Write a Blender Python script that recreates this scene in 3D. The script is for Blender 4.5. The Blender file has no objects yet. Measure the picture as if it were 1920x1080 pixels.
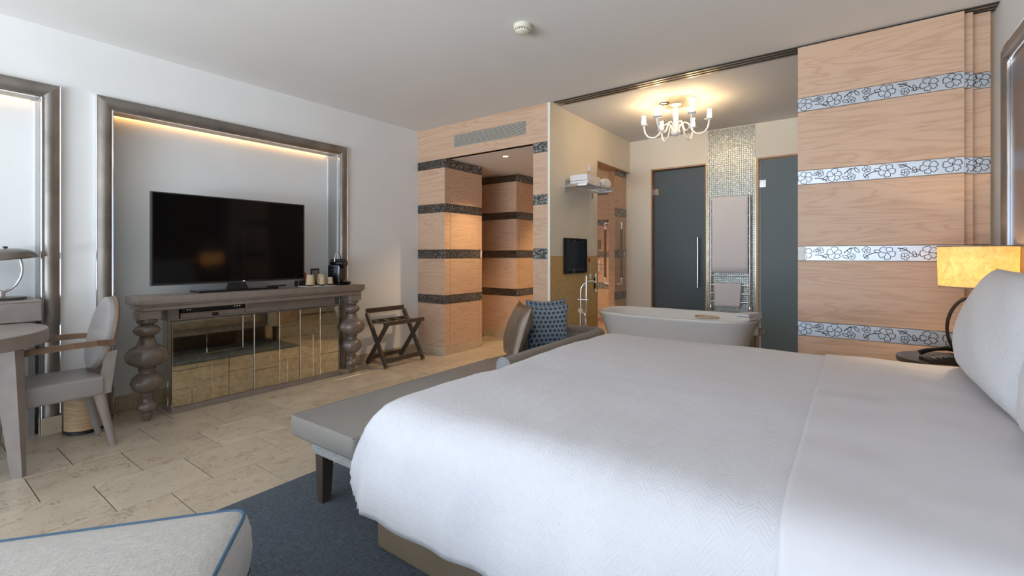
import bpy, bmesh, math, random
from mathutils import Vector, Matrix
random.seed(7)
PI = math.pi
R = math.radians
SC = bpy.context.scene
COL = SC.collection

# ------------------------------------------------------------------ camera
FPX, HORIZON, YAW, EYE = 875.0, 478.0, R(36.2), 1.2
cd = bpy.data.cameras.new('camera')
cd.sensor_width = 36.0
cd.lens = FPX / 1920.0 * 36.0
cd.shift_y = -(540.0 - HORIZON) / 1920.0
cd.clip_start = 0.02
cam = bpy.data.objects.new('camera', cd)
cam.location = (0, 0, EYE)
cam.rotation_euler = (R(90), 0, YAW)
COL.objects.link(cam)
SC.camera = cam

# ------------------------------------------------------------------ world, daylight, exposure
SC.view_settings.view_transform = 'Standard'
SC.view_settings.look = 'None'
SC.view_settings.gamma = 1.0
SC.view_settings.use_curve_mapping = False
SC.view_settings.exposure = 0.08
w = bpy.data.worlds.new('sky')
SC.world = w
w.use_nodes = True
wb = w.node_tree.nodes['Background']
wb.inputs[0].default_value = (0.72, 0.85, 1.0, 1)
wb.inputs[1].default_value = 1.5

def area(name, loc, rot, sx, sy, power, col):
    l = bpy.data.lights.new(name, 'AREA')
    l.shape = 'RECTANGLE'
    l.size, l.size_y, l.energy, l.color = sx, sy, power, col
    o = bpy.data.objects.new(name, l)
    o.location, o.rotation_euler = loc, rot
    COL.objects.link(o)
    return o
# daylight through the wide balcony window in the wall behind the camera
area('window_daylight', (-1.9, -4.38, 1.3), (R(90), 0, 0), 4.6, 2.3, 75, (0.42, 0.66, 1.0))
# added unseen up-light outside that window brightens the ceiling; no terrace is built
area('added_ceiling_fill', (-1.9, -6.6, 0.02), (R(180), 0, 0), 8.0, 4.4, 3000, (0.87, 0.935, 1.0))

def point(name, loc, power, col, rad=0.02):
    l = bpy.data.lights.new(name, 'POINT')
    l.energy, l.color, l.shadow_soft_size = power, col, rad
    o = bpy.data.objects.new(name, l)
    o.location = loc
    COL.objects.link(o)
    return o

# ------------------------------------------------------------------ materials
MATS = {}
def new_mat(name):
    m = bpy.data.materials.new(name)
    m.use_nodes = True
    b = m.node_tree.nodes['Principled BSDF']
    MATS[name] = m
    return m, m.node_tree, b

class N:
    """tiny node helper"""
    def __init__(s, nt): s.nt = nt
    def n(s, t, **kw):
        x = s.nt.nodes.new(t)
        for k, v in kw.items(): setattr(x, k, v)
        return x
    def l(s, a, b): s.nt.links.new(a, b)
    def math(s, op, a, b=None):
        x = s.n('ShaderNodeMath', operation=op)
        for i, v in enumerate((a, b)):
            if v is None: continue
            if isinstance(v, (int, float)): x.inputs[i].default_value = v
            else: s.l(v, x.inputs[i])
        return x.outputs[0]
    def ramp(s, fac, stops):
        x = s.n('ShaderNodeValToRGB')
        el = x.color_ramp.elements
        while len(el) < len(stops): el.new(0.5)
        for e, (p, c) in zip(el, stops):
            e.position = p; e.color = (*c, 1)
        s.l(fac, x.inputs[0])
        return x.outputs[0]
    def noise(s, vec, scale, detail=4, rough=0.5, dist=0):
        x = s.n('ShaderNodeTexNoise')
        x.inputs['Scale'].default_value = scale
        x.inputs['Detail'].default_value = detail
        x.inputs['Roughness'].default_value = rough
        x.inputs['Distortion'].default_value = dist
        s.l(vec, x.inputs['Vector'])
        return x.outputs[0]
    def mapping(s, vec, scale=(1, 1, 1), loc=(0, 0, 0), rot=(0, 0, 0)):
        x = s.n('ShaderNodeMapping')
        x.inputs['Scale'].default_value = scale
        x.inputs['Location'].default_value = loc
        x.inputs['Rotation'].default_value = rot
        s.l(vec, x.inputs['Vector'])
        return x.outputs[0]
    def bump(s, h, strength, dist, bsdf):
        x = s.n('ShaderNodeBump')
        x.inputs['Strength'].default_value = strength
        x.inputs['Distance'].default_value = dist
        s.l(h, x.inputs['Height'])
        s.l(x.outputs[0], bsdf.inputs['Normal'])
    def pos(s): return s.n('ShaderNodeNewGeometry').outputs['Position']
    def obj(s): return s.n('ShaderNodeTexCoord').outputs['Object']
    def mix(s, fac, a, b, mode='MIX'):
        x = s.n('ShaderNodeMix', data_type='RGBA', blend_type=mode)
        for i, v in ((0, fac), (6, a), (7, b)):
            if isinstance(v, (int, float)): x.inputs[i].default_value = v
            elif isinstance(v, tuple): x.inputs[i].default_value = (*v, 1)
            else: s.l(v, x.inputs[i])
        return x.outputs[2]

def plain(name, col, rough=0.5, metal=0.0, var=0.0, vscale=8, bump=0.0, bscale=60, coat=0.0, spec=None):
    m, nt, b = new_mat(name)
    h = N(nt)
    b.inputs['Base Color'].default_value = (*col, 1)
    b.inputs['Roughness'].default_value = rough
    b.inputs['Metallic'].default_value = metal
    b.inputs['Coat Weight'].default_value = coat
    if spec is not None: b.inputs['Specular IOR Level'].default_value = spec
    if var or bump:
        p = h.obj()
        if var:
            n = h.noise(p, vscale)
            lo = tuple(max(0, c * (1 - var)) for c in col); hi = tuple(min(1, c * (1 + var)) for c in col)
            h.l(h.ramp(n, [(0.3, lo), (0.7, hi)]), b.inputs['Base Color'])
        if bump:
            h.bump(h.noise(p, bscale, 3), bump, 0.002, b)
    return m

def wood(name, dark, light, rough=0.42, freq=1.0, spec=0.5):
    """veneer whose grain runs horizontally along any vertical face"""
    m, nt, b = new_mat(name)
    h = N(nt)
    sep = h.n('ShaderNodeSeparateXYZ'); h.l(h.pos(), sep.inputs[0])
    along = h.math('ADD', sep.outputs[0], sep.outputs[1])
    comb = h.n('ShaderNodeCombineXYZ')
    rnd = h.n('ShaderNodeObjectInfo').outputs['Random']
    h.l(h.math('MULTIPLY', along, 0.55 * freq), comb.inputs[0])
    h.l(h.math('MULTIPLY', sep.outputs[2], 5.0 * freq), comb.inputs[1])
    h.l(h.math('MULTIPLY', rnd, 7.0), comb.inputs[2])
    v = comb.outputs[0]
    n1 = h.noise(v, 1.6, 2, 0.5, 0.8)
    rings = h.math('FRACT', h.math('MULTIPLY', n1, 9.0))
    tri = h.math('ABSOLUTE', h.math('SUBTRACT', rings, 0.5))
    fib = h.noise(h.mapping(v, (3, 30, 1)), 3.0, 3, 0.6)
    fac = h.math('ADD', h.math('MULTIPLY', tri, 0.9), h.math('MULTIPLY', fib, 0.75))
    c = h.ramp(fac, [(0.28, dark), (0.62, light)])
    h.l(c, b.inputs['Base Color'])
    b.inputs['Roughness'].default_value = rough
    b.inputs['Specular IOR Level'].default_value = spec
    h.bump(fib, 0.08, 0.001, b)
    return m

def marble(name, base, vein, rough=0.25, tile=True):
    m, nt, b = new_mat(name)
    h = N(nt)
    p = h.pos()
    rnd = h.n('ShaderNodeObjectInfo').outputs['Random']
    if tile:
        comb = h.n('ShaderNodeCombineXYZ')
        h.l(h.math('MULTIPLY', rnd, 13.0), comb.inputs[2])
        add = h.n('ShaderNodeVectorMath', operation='ADD')
        h.l(p, add.inputs[0]); h.l(comb.outputs[0], add.inputs[1])
        p = add.outputs[0]
    ps = h.mapping(p, (1.6, 0.9, 1))
    cl = h.noise(ps, 3.0, 5, 0.6)
    c1 = h.ramp(cl, [(0.3, tuple(x * 0.90 for x in base)), (0.7, tuple(min(1, x * 1.08) for x in base))])
    n = h.noise(ps, 9.0, 6, 0.65, 0.6)
    d = h.math('ABSOLUTE', h.math('SUBTRACT', n, 0.5))
    veinm = h.math('LESS_THAN', d, 0.012)
    patch = h.ramp(h.noise(ps, 5.0, 3), [(0.45, (0, 0, 0)), (0.62, (1, 1, 1))])
    vm = h.math('MULTIPLY', veinm, patch)
    c2 = h.mix(h.math('MULTIPLY', vm, 0.75), c1, vein)
    sp = h.noise(ps, 70.0, 2)
    spm = h.math('MULTIPLY', h.math('GREATER_THAN', sp, 0.68), 0.45)
    c3 = h.mix(spm, c2, vein)
    tint = h.ramp(rnd, [(0.0, (0.90, 0.87, 0.84)), (1.0, (1.0, 1.0, 1.0))])
    c4 = h.mix(1.0, c3, tint, 'MULTIPLY')
    h.l(c4, b.inputs['Base Color'])
    b.inputs['Roughness'].default_value = rough
    return m

def fabric(name, col, scale=420, var=0.18, rough=0.95, strength=0.35):
    """woven cloth with a slubby weave"""
    m, nt, b = new_mat(name)
    h = N(nt)
    p = h.obj()
    n1 = h.noise(h.mapping(p, (1, 0.08, 1)), scale, 2)
    n2 = h.noise(h.mapping(p, (0.08, 1, 1)), scale, 2)
    n3 = h.noise(p, scale * 0.5, 2)
    f = h.math('MULTIPLY', h.math('ADD', h.math('ADD', n1, n2), n3), 0.333)
    c = h.ramp(f, [(0.36, tuple(x * (1 - var * 1.6) for x in col)), (0.62, tuple(min(1, x * (1 + var)) for x in col))])
    h.l(c, b.inputs['Base Color'])
    b.inputs['Roughness'].default_value = rough
    b.inputs['Sheen Weight'].default_value = 0.15
    h.bump(f, strength, 0.002, b)
    return m

def herringbone(name, col):
    m, nt, b = new_mat(name)
    h = N(nt)
    uv = h.n('ShaderNodeTexCoord').outputs['UV']
    sep = h.n('ShaderNodeSeparateXYZ'); h.l(uv, sep.inputs[0])
    u = h.math('MULTIPLY', sep.outputs[0], 14.0)
    z = h.math('ABSOLUTE', h.math('SUBTRACT', h.math('FRACT', u), 0.5))
    v = h.math('ADD', h.math('MULTIPLY', sep.outputs[1], 62.0), h.math('MULTIPLY', z, 6.0))
    br = h.noise(uv, 30.0, 2)
    v = h.math('ADD', v, h.math('MULTIPLY', br, 1.2))
    s = h.math('SINE', h.math('MULTIPLY', v, 6.283))
    hgt = h.ramp(s, [(0.35, (0, 0, 0)), (0.6, (1, 1, 1))])
    brk = h.ramp(h.noise(h.mapping(uv, (1, 2.2, 1)), 22.0, 2), [(0.38, (0.25, 0.25, 0.25)), (0.55, (1, 1, 1))])
    hh = h.math('MULTIPLY', hgt, brk)
    c = h.mix(hh, tuple(x * 0.93 for x in col), col)
    h.l(c, b.inputs['Base Color'])
    b.inputs['Roughness'].default_value = 0.75
    b.inputs['Sheen Weight'].default_value = 0.2
    h.bump(hh, 0.6, 0.003, b)
    return m

def metal_hammered(name, col, rough=0.35, strength=0.8):
    m, nt, b = new_mat(name)
    h = N(nt)
    b.inputs['Base Color'].default_value = (*col, 1)
    b.inputs['Metallic'].default_value = 0.9
    b.inputs['Roughness'].default_value = rough
    v = h.n('ShaderNodeTexVoronoi', feature='DISTANCE_TO_EDGE')
    v.inputs['Scale'].default_value = 26
    d = h.n('ShaderNodeVectorMath', operation='ADD')
    nz = h.n('ShaderNodeTexNoise'); nz.inputs['Scale'].default_value = 25
    h.l(h.pos(), nz.inputs['Vector'])
    sc = h.n('ShaderNodeVectorMath', operation='SCALE'); sc.inputs['Scale'].default_value = 0.05
    h.l(nz.outputs['Color'], sc.inputs[0])
    h.l(h.pos(), d.inputs[0]); h.l(sc.outputs[0], d.inputs[1])
    h.l(d.outputs[0], v.inputs['Vector'])
    hg = h.ramp(v.outputs['Distance'], [(0.02, (0, 0, 0)), (0.16, (1, 1, 1))])
    c = h.ramp(v.outputs['Distance'], [(0.02, tuple(x * 0.35 for x in col)), (0.12, col)])
    h.l(c, b.inputs['Base Color'])
    h.bump(hg, strength, 0.014, b)
    return m

def emis(name, col, strength, base=(0.9, 0.85, 0.75)):
    m, nt, b = new_mat(name)
    b.inputs['Base Color'].default_value = (*base, 1)
    b.inputs['Emission Color'].default_value = (*col, 1)
    b.inputs['Emission Strength'].default_value = strength
    return m

M = {}
M['wall'] = plain('wall_paint', (0.80, 0.80, 0.785), 0.85, var=0.02, vscale=3, bump=0.04, bscale=180)
M['ceil'] = plain('ceiling_paint', (0.74, 0.722, 0.70), 0.9, var=0.015, vscale=2)
M['bathwall'] = plain('bath_paint', (0.80, 0.74, 0.63), 0.75, var=0.02, vscale=3)
M['mustard'] = plain('mustard_stucco', (0.62, 0.41, 0.165), 0.45, var=0.14, vscale=22, bump=0.1, bscale=90)
M['oak'] = wood('oak_veneer', (0.51, 0.315, 0.20), (0.63, 0.425, 0.29))
M['oakdark'] = wood('oak_veneer_edge', (0.46, 0.275, 0.165), (0.56, 0.36, 0.235))
M['tile'] = marble('cream_marble', (0.55, 0.465, 0.36), (0.22, 0.13, 0.07), 0.22)
M['stone'] = marble('marble_skirting', (0.60, 0.50, 0.36), (0.26, 0.16, 0.08), 0.3)
M['grout'] = plain('grout', (0.20, 0.145, 0.09), 0.9, var=0.1)
M['rug'] = fabric('rug_pile', (0.048, 0.064, 0.085), 260, 0.45, 1.0, 0.9)
M['taupe'] = plain('taupe_lacquer_wood', (0.235, 0.19, 0.16), 0.36, var=0.08, vscale=14)
M['taupe_gloss'] = plain('taupe_gloss_turned_wood', (0.17, 0.13, 0.105), 0.25, var=0.06, coat=0.3)
M['greywood'] = plain('grey_lacquer_wood', (0.29, 0.25, 0.225), 0.38, var=0.08, vscale=12)
M['browntrim'] = plain('brown_beech', (0.20, 0.12, 0.075), 0.4, var=0.15, vscale=15)
M['darkwood'] = plain('dark_stained_wood', (0.062, 0.046, 0.036), 0.35, var=0.15, vscale=18)
M['pewter'] = plain('pewter_leaf', (0.27, 0.24, 0.215), 0.38, 0.75, var=0.22, vscale=5)
M['jamb'] = plain('grey_lacquer', (0.32, 0.33, 0.33), 0.4, 0.2)
M['chrome'] = plain('chrome', (0.82, 0.83, 0.85), 0.12, 1.0)
M['steel'] = plain('brushed_steel', (0.82, 0.80, 0.76), 0.22, 1.0, var=0.06, vscale=40)
M['silverband'] = plain('brushed_silver_band', (0.52, 0.54, 0.57), 0.38, 0.75, var=0.05, vscale=30)
M['relief'] = plain('dark_relief_line', (0.035, 0.036, 0.04), 0.3, 0.7)
M['blackband'] = metal_hammered('hammered_dark_metal', (0.26, 0.245, 0.225), 0.2, 1.0)
M['leafband'] = metal_hammered('leaf_relief_metal', (0.42, 0.42, 0.40), 0.4, 0.6)
M['track'] = plain('anodised_track', (0.30, 0.25, 0.20), 0.4, 0.5)
M['black'] = plain('black_plastic', (0.012, 0.012, 0.014), 0.3)
M['blackgloss'] = plain('black_gloss', (0.004, 0.004, 0.005), 0.06)
M['screen'] = plain('tv_glass', (0.002, 0.002, 0.002), 0.07, spec=0.25)
M['white'] = plain('white_plastic', (0.75, 0.73, 0.68), 0.4)
M['cream'] = plain('cream_plastic', (0.70, 0.66, 0.55), 0.45)
M['enamel'] = plain('white_enamel', (0.88, 0.88, 0.88), 0.16, coat=0.3)
M['red'] = plain('red_plastic', (0.45, 0.03, 0.02), 0.4)
M['linen'] = plain('smooth_white_sheet', (0.70, 0.685, 0.715), 0.8, var=0.015, vscale=6, bump=0.05, bscale=300)
M['duvet'] = herringbone('white_herringbone_cotton', (0.71, 0.705, 0.74))
M['pillowcase'] = herringbone('white_herringbone_pillowcase', (0.75, 0.745, 0.76))
M['towel'] = fabric('white_terry', (0.86, 0.82, 0.82), 700, 0.06, 1.0, 0.6)
M['leather'] = plain('taupe_grey_leather', (0.235, 0.215, 0.195), 0.42, var=0.04, vscale=20, bump=0.06, bscale=260)
M['brownleather'] = plain('bronze_leather', (0.17, 0.115, 0.075), 0.32, 0.25, var=0.08, vscale=20, bump=0.06, bscale=220)
M['bedleather'] = plain('brown_bed_leather', (0.20, 0.155, 0.11), 0.4, var=0.05, bump=0.05, bscale=240)
M['grey_lit_fab'] = fabric('grey_tweed_lit', (0.36, 0.36, 0.35), 300, 0.25)  # window-lit copy of the chaise tweed
M['brown_shade_fab'] = fabric('brown_rim_shaded_tweed', (0.25, 0.205, 0.165), 320, 0.25)  # shaded copy of the chaise tweed; plain brown on the lamp rims
M['ottofab'] = fabric('pale_grey_linen', (0.46, 0.44, 0.405), 420, 0.16)
M['piping'] = plain('blue_piping', (0.05, 0.11, 0.19), 0.6, bump=0.2, bscale=400)
M['padgrey'] = plain('grey_vinyl', (0.33, 0.305, 0.295), 0.4, var=0.03)
M['gold'] = plain('brass', (0.60, 0.42, 0.22), 0.25, 1.0)
M['cup'] = plain('kraft_paper', (0.56, 0.42, 0.24), 0.7, var=0.05)
M['seatgap'] = plain('dark_gap', (0.02, 0.018, 0.016), 0.8)
M['binwood'] = wood('beech_bin', (0.42, 0.25, 0.12), (0.60, 0.40, 0.22), 0.35, 1.0)
M['bronze'] = plain('dark_bronze', (0.07, 0.052, 0.04), 0.3, 0.8)
M['lampmetal'] = plain('lamp_gunmetal', (0.19, 0.165, 0.14), 0.28, 0.85)

# smoky antique mirror
m, nt, b = new_mat('antique_mirror'); h = N(nt)
n = h.noise(h.pos(), 26, 5, 0.7)
c = h.ramp(n, [(0.30, (0.56, 0.50, 0.36)), (0.62, (0.78, 0.70, 0.52))])
h.l(c, b.inputs['Base Color']); b.inputs['Metallic'].default_value = 1.0
h.l(h.ramp(h.noise(h.pos(), 40, 4), [(0.4, (0.02,) * 3), (0.75, (0.07,) * 3)]), b.inputs['Roughness'])
M['mirror'] = m
# pale mosaic of mother of pearl / silver glass
m, nt, b = new_mat('silver_glass_mosaic'); h = N(nt)
n = h.noise(h.pos(), 45, 3)
h.l(h.ramp(n, [(0.3, (0.36, 0.37, 0.34)), (0.7, (0.62, 0.64, 0.59))]), b.inputs['Base Color'])
b.inputs['Metallic'].default_value = 0.7; b.inputs['Roughness'].default_value = 0.34
M['mosaic'] = m
# frosted smoked glass
m, nt, b = new_mat('frosted_smoked_glass'); h = N(nt)
b.inputs['Base Color'].default_value = (0.33, 0.40, 0.45, 1)
b.inputs['Transmission Weight'].default_value = 0.75
b.inputs['Roughness'].default_value = 0.42
b.inputs['IOR'].default_value = 1.3
M['frost'] = m
m, nt, b = new_mat('window_glass')
b.inputs['Transmission Weight'].default_value = 1.0; b.inputs['Roughness'].default_value = 0.0; b.inputs['IOR'].default_value = 1.01
M['glass'] = m
# parchment lamp shade, lets the bulb shine through
m, nt, b = new_mat('parchment_shade'); h = N(nt)
nt.nodes.remove(b)
out = nt.nodes['Material Output']
p = h.obj()
f1 = h.noise(h.mapping(p, (1, 1, 1)), 22, 8, 0.75, 1.2)
col = h.ramp(f1, [(0.30, (0.58, 0.42, 0.22)), (0.52, (0.84, 0.68, 0.42)), (0.70, (0.95, 0.86, 0.66))])
tr = h.n('ShaderNodeBsdfTranslucent'); df = h.n('ShaderNodeBsdfDiffuse'); mx = h.n('ShaderNodeMixShader')
h.l(col, tr.inputs[0]); h.l(col, df.inputs[0]); mx.inputs[0].default_value = 0.62
h.l(df.outputs[0], mx.inputs[1]); h.l(tr.outputs[0], mx.inputs[2]); h.l(mx.outputs[0], out.inputs[0])
M['shade'] = m
# dotted blue cushion
m, nt, b = new_mat('blue_dot_satin'); h = N(nt)
uv = h.n('ShaderNodeTexCoord').outputs['UV']
sep = h.n('ShaderNodeSeparateXYZ'); h.l(uv, sep.inputs[0])
row = h.math('MULTIPLY', sep.outputs[1], 10.0)
odd = h.math('FLOORED_MODULO', h.math('FLOOR', row), 2.0)
uu = h.math('ADD', h.math('MULTIPLY', sep.outputs[0], 9.0), h.math('MULTIPLY', odd, 0.5))
du = h.math('SUBTRACT', h.math('FRACT', uu), 0.5); dv = h.math('SUBTRACT', h.math('FRACT', row), 0.5)
dist = h.math('SQRT', h.math('ADD', h.math('MULTIPLY', du, du), h.math('MULTIPLY', dv, dv)))
dot = h.ramp(dist, [(0.28, (0.035, 0.055, 0.095)), (0.33, (0.02, 0.03, 0.05)), (0.38, (0.24, 0.31, 0.38))])
h.l(dot, b.inputs['Base Color']); b.inputs['Roughness'].default_value = 0.38; b.inputs['Sheen Weight'].default_value = 0.3
M['bluedot'] = m
M['bulb'] = emis('lamp_bulb', (1.0, 0.72, 0.36), 40)
M['candleglow'] = emis('lit_hurricane_glass', (1.0, 0.70, 0.38), 52)
M['led'] = emis('warm_led_strip', (1.0, 0.50, 0.15), 3.6)
M['downlight'] = emis('downlight_lens', (1.0, 0.80, 0.5), 25)
M['tvlogo'] = emis('led_dot', (0.9, 0.9, 0.9), 0.6)

# ------------------------------------------------------------------ geometry helpers
class MB:
    def __init__(s): s.v = []; s.f = []; s.uv = {}
    def add(s, vs, fs):
        k = len(s.v)
        s.v += [tuple(p) for p in vs]
        s.f += [tuple(i + k for i in f) for f in fs]
        return s
    def box(s, x0, x1, y0, y1, z0, z1, bev=0.0, seg=2):
        if bev <= 0:
            vs = [(x, y, z) for x in (x0, x1) for y in (y0, y1) for z in (z0, z1)]
            return s.add(vs, [(0, 1, 3, 2), (4, 6, 7, 5), (0, 4, 5, 1), (2, 3, 7, 6), (0, 2, 6, 4), (1, 5, 7, 3)])
        bm = bmesh.new()
        bmesh.ops.create_cube(bm, size=1)
        for v in bm.verts:
            v.co = Vector((x0 + (v.co.x + .5) * (x1 - x0), y0 + (v.co.y + .5) * (y1 - y0), z0 + (v.co.z + .5) * (z1 - z0)))
        bmesh.ops.bevel(bm, geom=bm.edges[:], offset=bev, segments=seg, profile=0.5, affect='EDGES')
        return s.bm(bm)
    def bm(s, bm):
        bm.verts.index_update()
        s.add([v.co[:] for v in bm.verts], [[v.index for v in f.verts] for f in bm.faces])
        bm.free()
        return s
    def lathe(s, prof, c=(0, 0, 0), seg=24, cap=True):
        vs = []; fs = []
        for r, z in prof:
            for i in range(seg):
                a = 2 * PI * i / seg
                vs.append((c[0] + r * math.cos(a), c[1] + r * math.sin(a), c[2] + z))
        n = len(prof)
        for j in range(n - 1):
            for i in range(seg):
                k = (i + 1) % seg
                fs.append((j * seg + i, j * seg + k, (j + 1) * seg + k, (j + 1) * seg + i))
        if cap:
            fs.append(tuple(reversed(range(seg))))
            fs.append(tuple((n - 1) * seg + i for i in range(seg)))
        return s.add(vs, fs)
    def tube(s, pts, rad, seg=10, flat=1.0):
        pts = [Vector(p) for p in pts]
        n = len(pts)
        rads = rad if isinstance(rad, (list, tuple)) else [rad] * n
        t = (pts[1] - pts[0]).normalized()
        up = Vector((0, 0, 1)) if abs(t.z) < 0.9 else Vector((1, 0, 0))
        u = t.cross(up).normalized()
        vs = []; fs = []
        for i, p in enumerate(pts):
            if i == 0: t = (pts[1] - pts[0])
            elif i == n - 1: t = pts[-1] - pts[-2]
            else: t = (pts[i + 1] - pts[i]).normalized() + (pts[i] - pts[i - 1]).normalized()
            t.normalize()
            u = (u - t * u.dot(t)).normalized()
            v = t.cross(u)
            for k in range(seg):
                a = 2 * PI * k / seg
                vs.append(p + (u * math.cos(a) + v * math.sin(a) * flat) * rads[i])
        for j in range(n - 1):
            for k in range(seg):
                q = (k + 1) % seg
                fs.append((j * seg + k, j * seg + q, (j + 1) * seg + q, (j + 1) * seg + k))
        fs.append(tuple(reversed(range(seg)))); fs.append(tuple((n - 1) * seg + k for k in range(seg)))
        return s.add(vs, fs)
    def prism(s, poly, z0, z1):
        n = len(poly)
        vs = [(x, y, z0) for x, y in poly] + [(x, y, z1) for x, y in poly]
        fs = [tuple(reversed(range(n))), tuple(range(n, 2 * n))]
        fs += [(i, (i + 1) % n, n + (i + 1) % n, n + i) for i in range(n)]
        return s.add(vs, fs)
    def bar(s, a, b, wd, th, side=(0, 0, 1)):
        """rectangular bar from a to b"""
        a = Vector(a); b = Vector(b); t = (b - a).normalized(); sd = Vector(side)
        u = (sd - t * sd.dot(t)).normalized(); v = t.cross(u)
        vs = []
        for p in (a, b):
            for i, j in ((-1, -1), (1, -1), (1, 1), (-1, 1)):
                vs.append(p + u * wd / 2 * i + v * th / 2 * j)
        return s.add(vs, [(3, 2, 1, 0), (4, 5, 6, 7), (0, 1, 5, 4), (1, 2, 6, 5), (2, 3, 7, 6), (3, 0, 4, 7)])
    def taper(s, a, b, wa, wb):
        """square leg tapering from a (top) to b (foot)"""
        vs = []
        for p, q in ((a, wa), (b, wb)):
            qx, qy = q if isinstance(q, tuple) else (q, q)
            for i, j in ((-1, -1), (1, -1), (1, 1), (-1, 1)):
                vs.append((p[0] + qx / 2 * i, p[1] + qy / 2 * j, p[2]))
        return s.add(vs, [(0, 1, 2, 3), (7, 6, 5, 4), (0, 4, 5, 1), (1, 5, 6, 2), (2, 6, 7, 3), (3, 7, 4, 0)])
    def shift(s, d):
        s.v = [(x + d[0], y + d[1], z + d[2]) for x, y, z in s.v]
        return s

def link(name, mesh, parent=None):
    o = bpy.data.objects.new(name, mesh)
    COL.objects.link(o)
    if parent: o.parent = parent
    return o

def build(name, mb, mat, parent=None, smooth=None, local=False):
    """one mesh object; vertices given in world space unless local"""
    off = Vector((0, 0, 0))
    if parent is not None and not local:
        q = parent
        while q is not None:
            off += Vector(q.location); q = q.parent
    me = bpy.data.meshes.new(name)
    me.from_pydata([(x - off.x, y - off.y, z - off.z) for x, y, z in mb.v], [], mb.f)
    me.update()
    bm = bmesh.new(); bm.from_mesh(me)
    bmesh.ops.recalc_face_normals(bm, faces=bm.faces[:])
    bm.to_mesh(me); bm.free()
    me.materials.append(M[mat] if isinstance(mat, str) else mat)
    if smooth is not None:
        me.polygons.foreach_set('use_smooth', [True] * len(me.polygons))
        if smooth < 180: 
            try: me.set_sharp_from_angle(angle=R(smooth))
            except Exception: pass
    return link(name, me, parent)

def tag(o, label=None, cat=None, group=None, kind=None):
    for k, v in (('label', label), ('category', cat), ('group', group), ('kind', kind)):
        if v: o[k] = v
    return o

def thing(name, label, cat, loc=(0, 0, 0), rotz=0, group=None):
    o = bpy.data.objects.new(name, None)
    COL.objects.link(o)
    o.empty_display_size = 0.1
    o.location = loc; o.rotation_euler = (0, 0, rotz)
    return tag(o, label, cat, group)

def struct(name, mb, mat, label=None):
    return tag(build(name, mb, mat), label, None, None, 'structure')

def clone(o, parent=None):
    c = o.copy(); COL.objects.link(c); c.parent = parent
    for ch in o.children: clone(ch, c)
    return c

def sbox(*a, **k): return MB().box(*a, **k)

# ================================================================== ROOM SHELL
XL, XR, YB, YF, ZC = -4.38, 0.715, 4.00, -4.20, 2.735
XBW = -2.46          # bathroom side wall
YBB = 6.08           # bathroom back wall
BANDS = [(0.616, 0.714), (1.160, 1.262), (1.713, 1.811), (2.246, 2.342)]
WOODS = [(0.105, 0.612), (0.718, 1.156), (1.266, 1.709), (1.815, 2.242)]

fl = struct('floor', sbox(-5.2, 1.2, -4.4, 8.0, -0.12, -0.006), 'grout', 'cream marble tile floor in staggered rows')
ceil = struct('ceiling', sbox(-5.2, 1.2, -4.4, 8.0, ZC, ZC + 0.12), 'ceil', 'plain off-white ceiling')

# left wall with the two framed niches
NB = -4.55
n1 = (1.02, 2.87, 2.255)         # television niche: y0, y1, top
n2 = (-1.15, 0.655, 2.255)       # desk niche
mb = MB().box(-4.9, NB, YF - 0.3, YB + 0.1, 0, ZC)
for y0, y1, z0, z1 in ((YF - 0.3, n2[0], 0, ZC), (n2[0], n2[1], n2[2], ZC), (n2[1], n1[0], 0, ZC), (n1[0], n1[1], n1[2], ZC), (n1[1], YB + 0.1, 0, ZC)):
    mb.box(NB, XL, y0, y1, z0, z1)
wall_left = struct('wall_left', mb, 'wall', 'off-white wall with two framed niches')
struct('wall_right', sbox(XR, XR + 0.2, YF - 0.3, YBB + 0.3, 0, ZC), 'wall', 'off-white wall behind the bed head')
mb = MB()
for x0, x1, z0, z1 in ((-4.9, -4.25, 0, ZC), (0.45, 0.9, 0, ZC), (-4.25, 0.45, 2.5, ZC), (-4.25, 0.45, 0, 0.08)):
    mb.box(x0, x1, YF - 0.15, YF, z0, z1)
struct('wall_front', mb, 'wall', 'wall with the wide balcony window')
win = tag(thing('window_1', 'wide sliding balcony window', 'window', (-1.9, YF - 0.08, 0.08)), kind='structure')
del win['category']
for i in range(5):
    x = -4.25 + i * (4.70 / 4)
    build('window_post', sbox(max(-4.25, x - 0.03), min(0.45, x + 0.03), YF - 0.12, YF - 0.04, 0.08, 2.5), 'jamb', win)
for z in (0.08, 2.44):
    build('window_rail', sbox(-4.22, 0.42, YF - 0.11, YF - 0.05, z, z + 0.06), 'jamb', win)

# back wall above the hall opening and the core behind the striped veneer
CX1, HX0, HX1 = -3.92, -2.66, -2.485
hall = MB()
hall.box(-4.55, CX1 - 0.02, YB + 0.02, 4.69, 0, 2.36)          # first pier
struct('wall_hall_near', hall, 'oakdark', 'pier beside the hall opening')
struct('wall_hall_far', sbox(-4.55, -3.87, 5.38, 7.6, 0, 2.36), 'oakdark', 'second pier further down the hall')
struct('wall_hall_left', sbox(-4.75, -4.55, 4.0, 7.7, 0, 2.36), 'oakdark', 'end of the hall recess')
struct('wall_hall_end', sbox(-4.55, -2.46, 7.5, 7.65, 0, 2.36), 'oakdark', 'end wall of the hall with the entrance door')
struct('ceiling_hall', sbox(-4.75, HX0 + 0.1, YB + 0.02, 7.65, 2.36, 2.44), 'ceil', 'lowered ceiling of the hall')
lint = struct('wall_lintel', sbox(XL, HX1, YB + 0.02, YB + 0.12, 2.36, ZC), 'oakdark', 'panel above the hall opening')
build('wood_panel', sbox(XL, HX1, YB, YB + 0.02, 2.346, ZC, 0.002), 'oak', lint)
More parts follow.
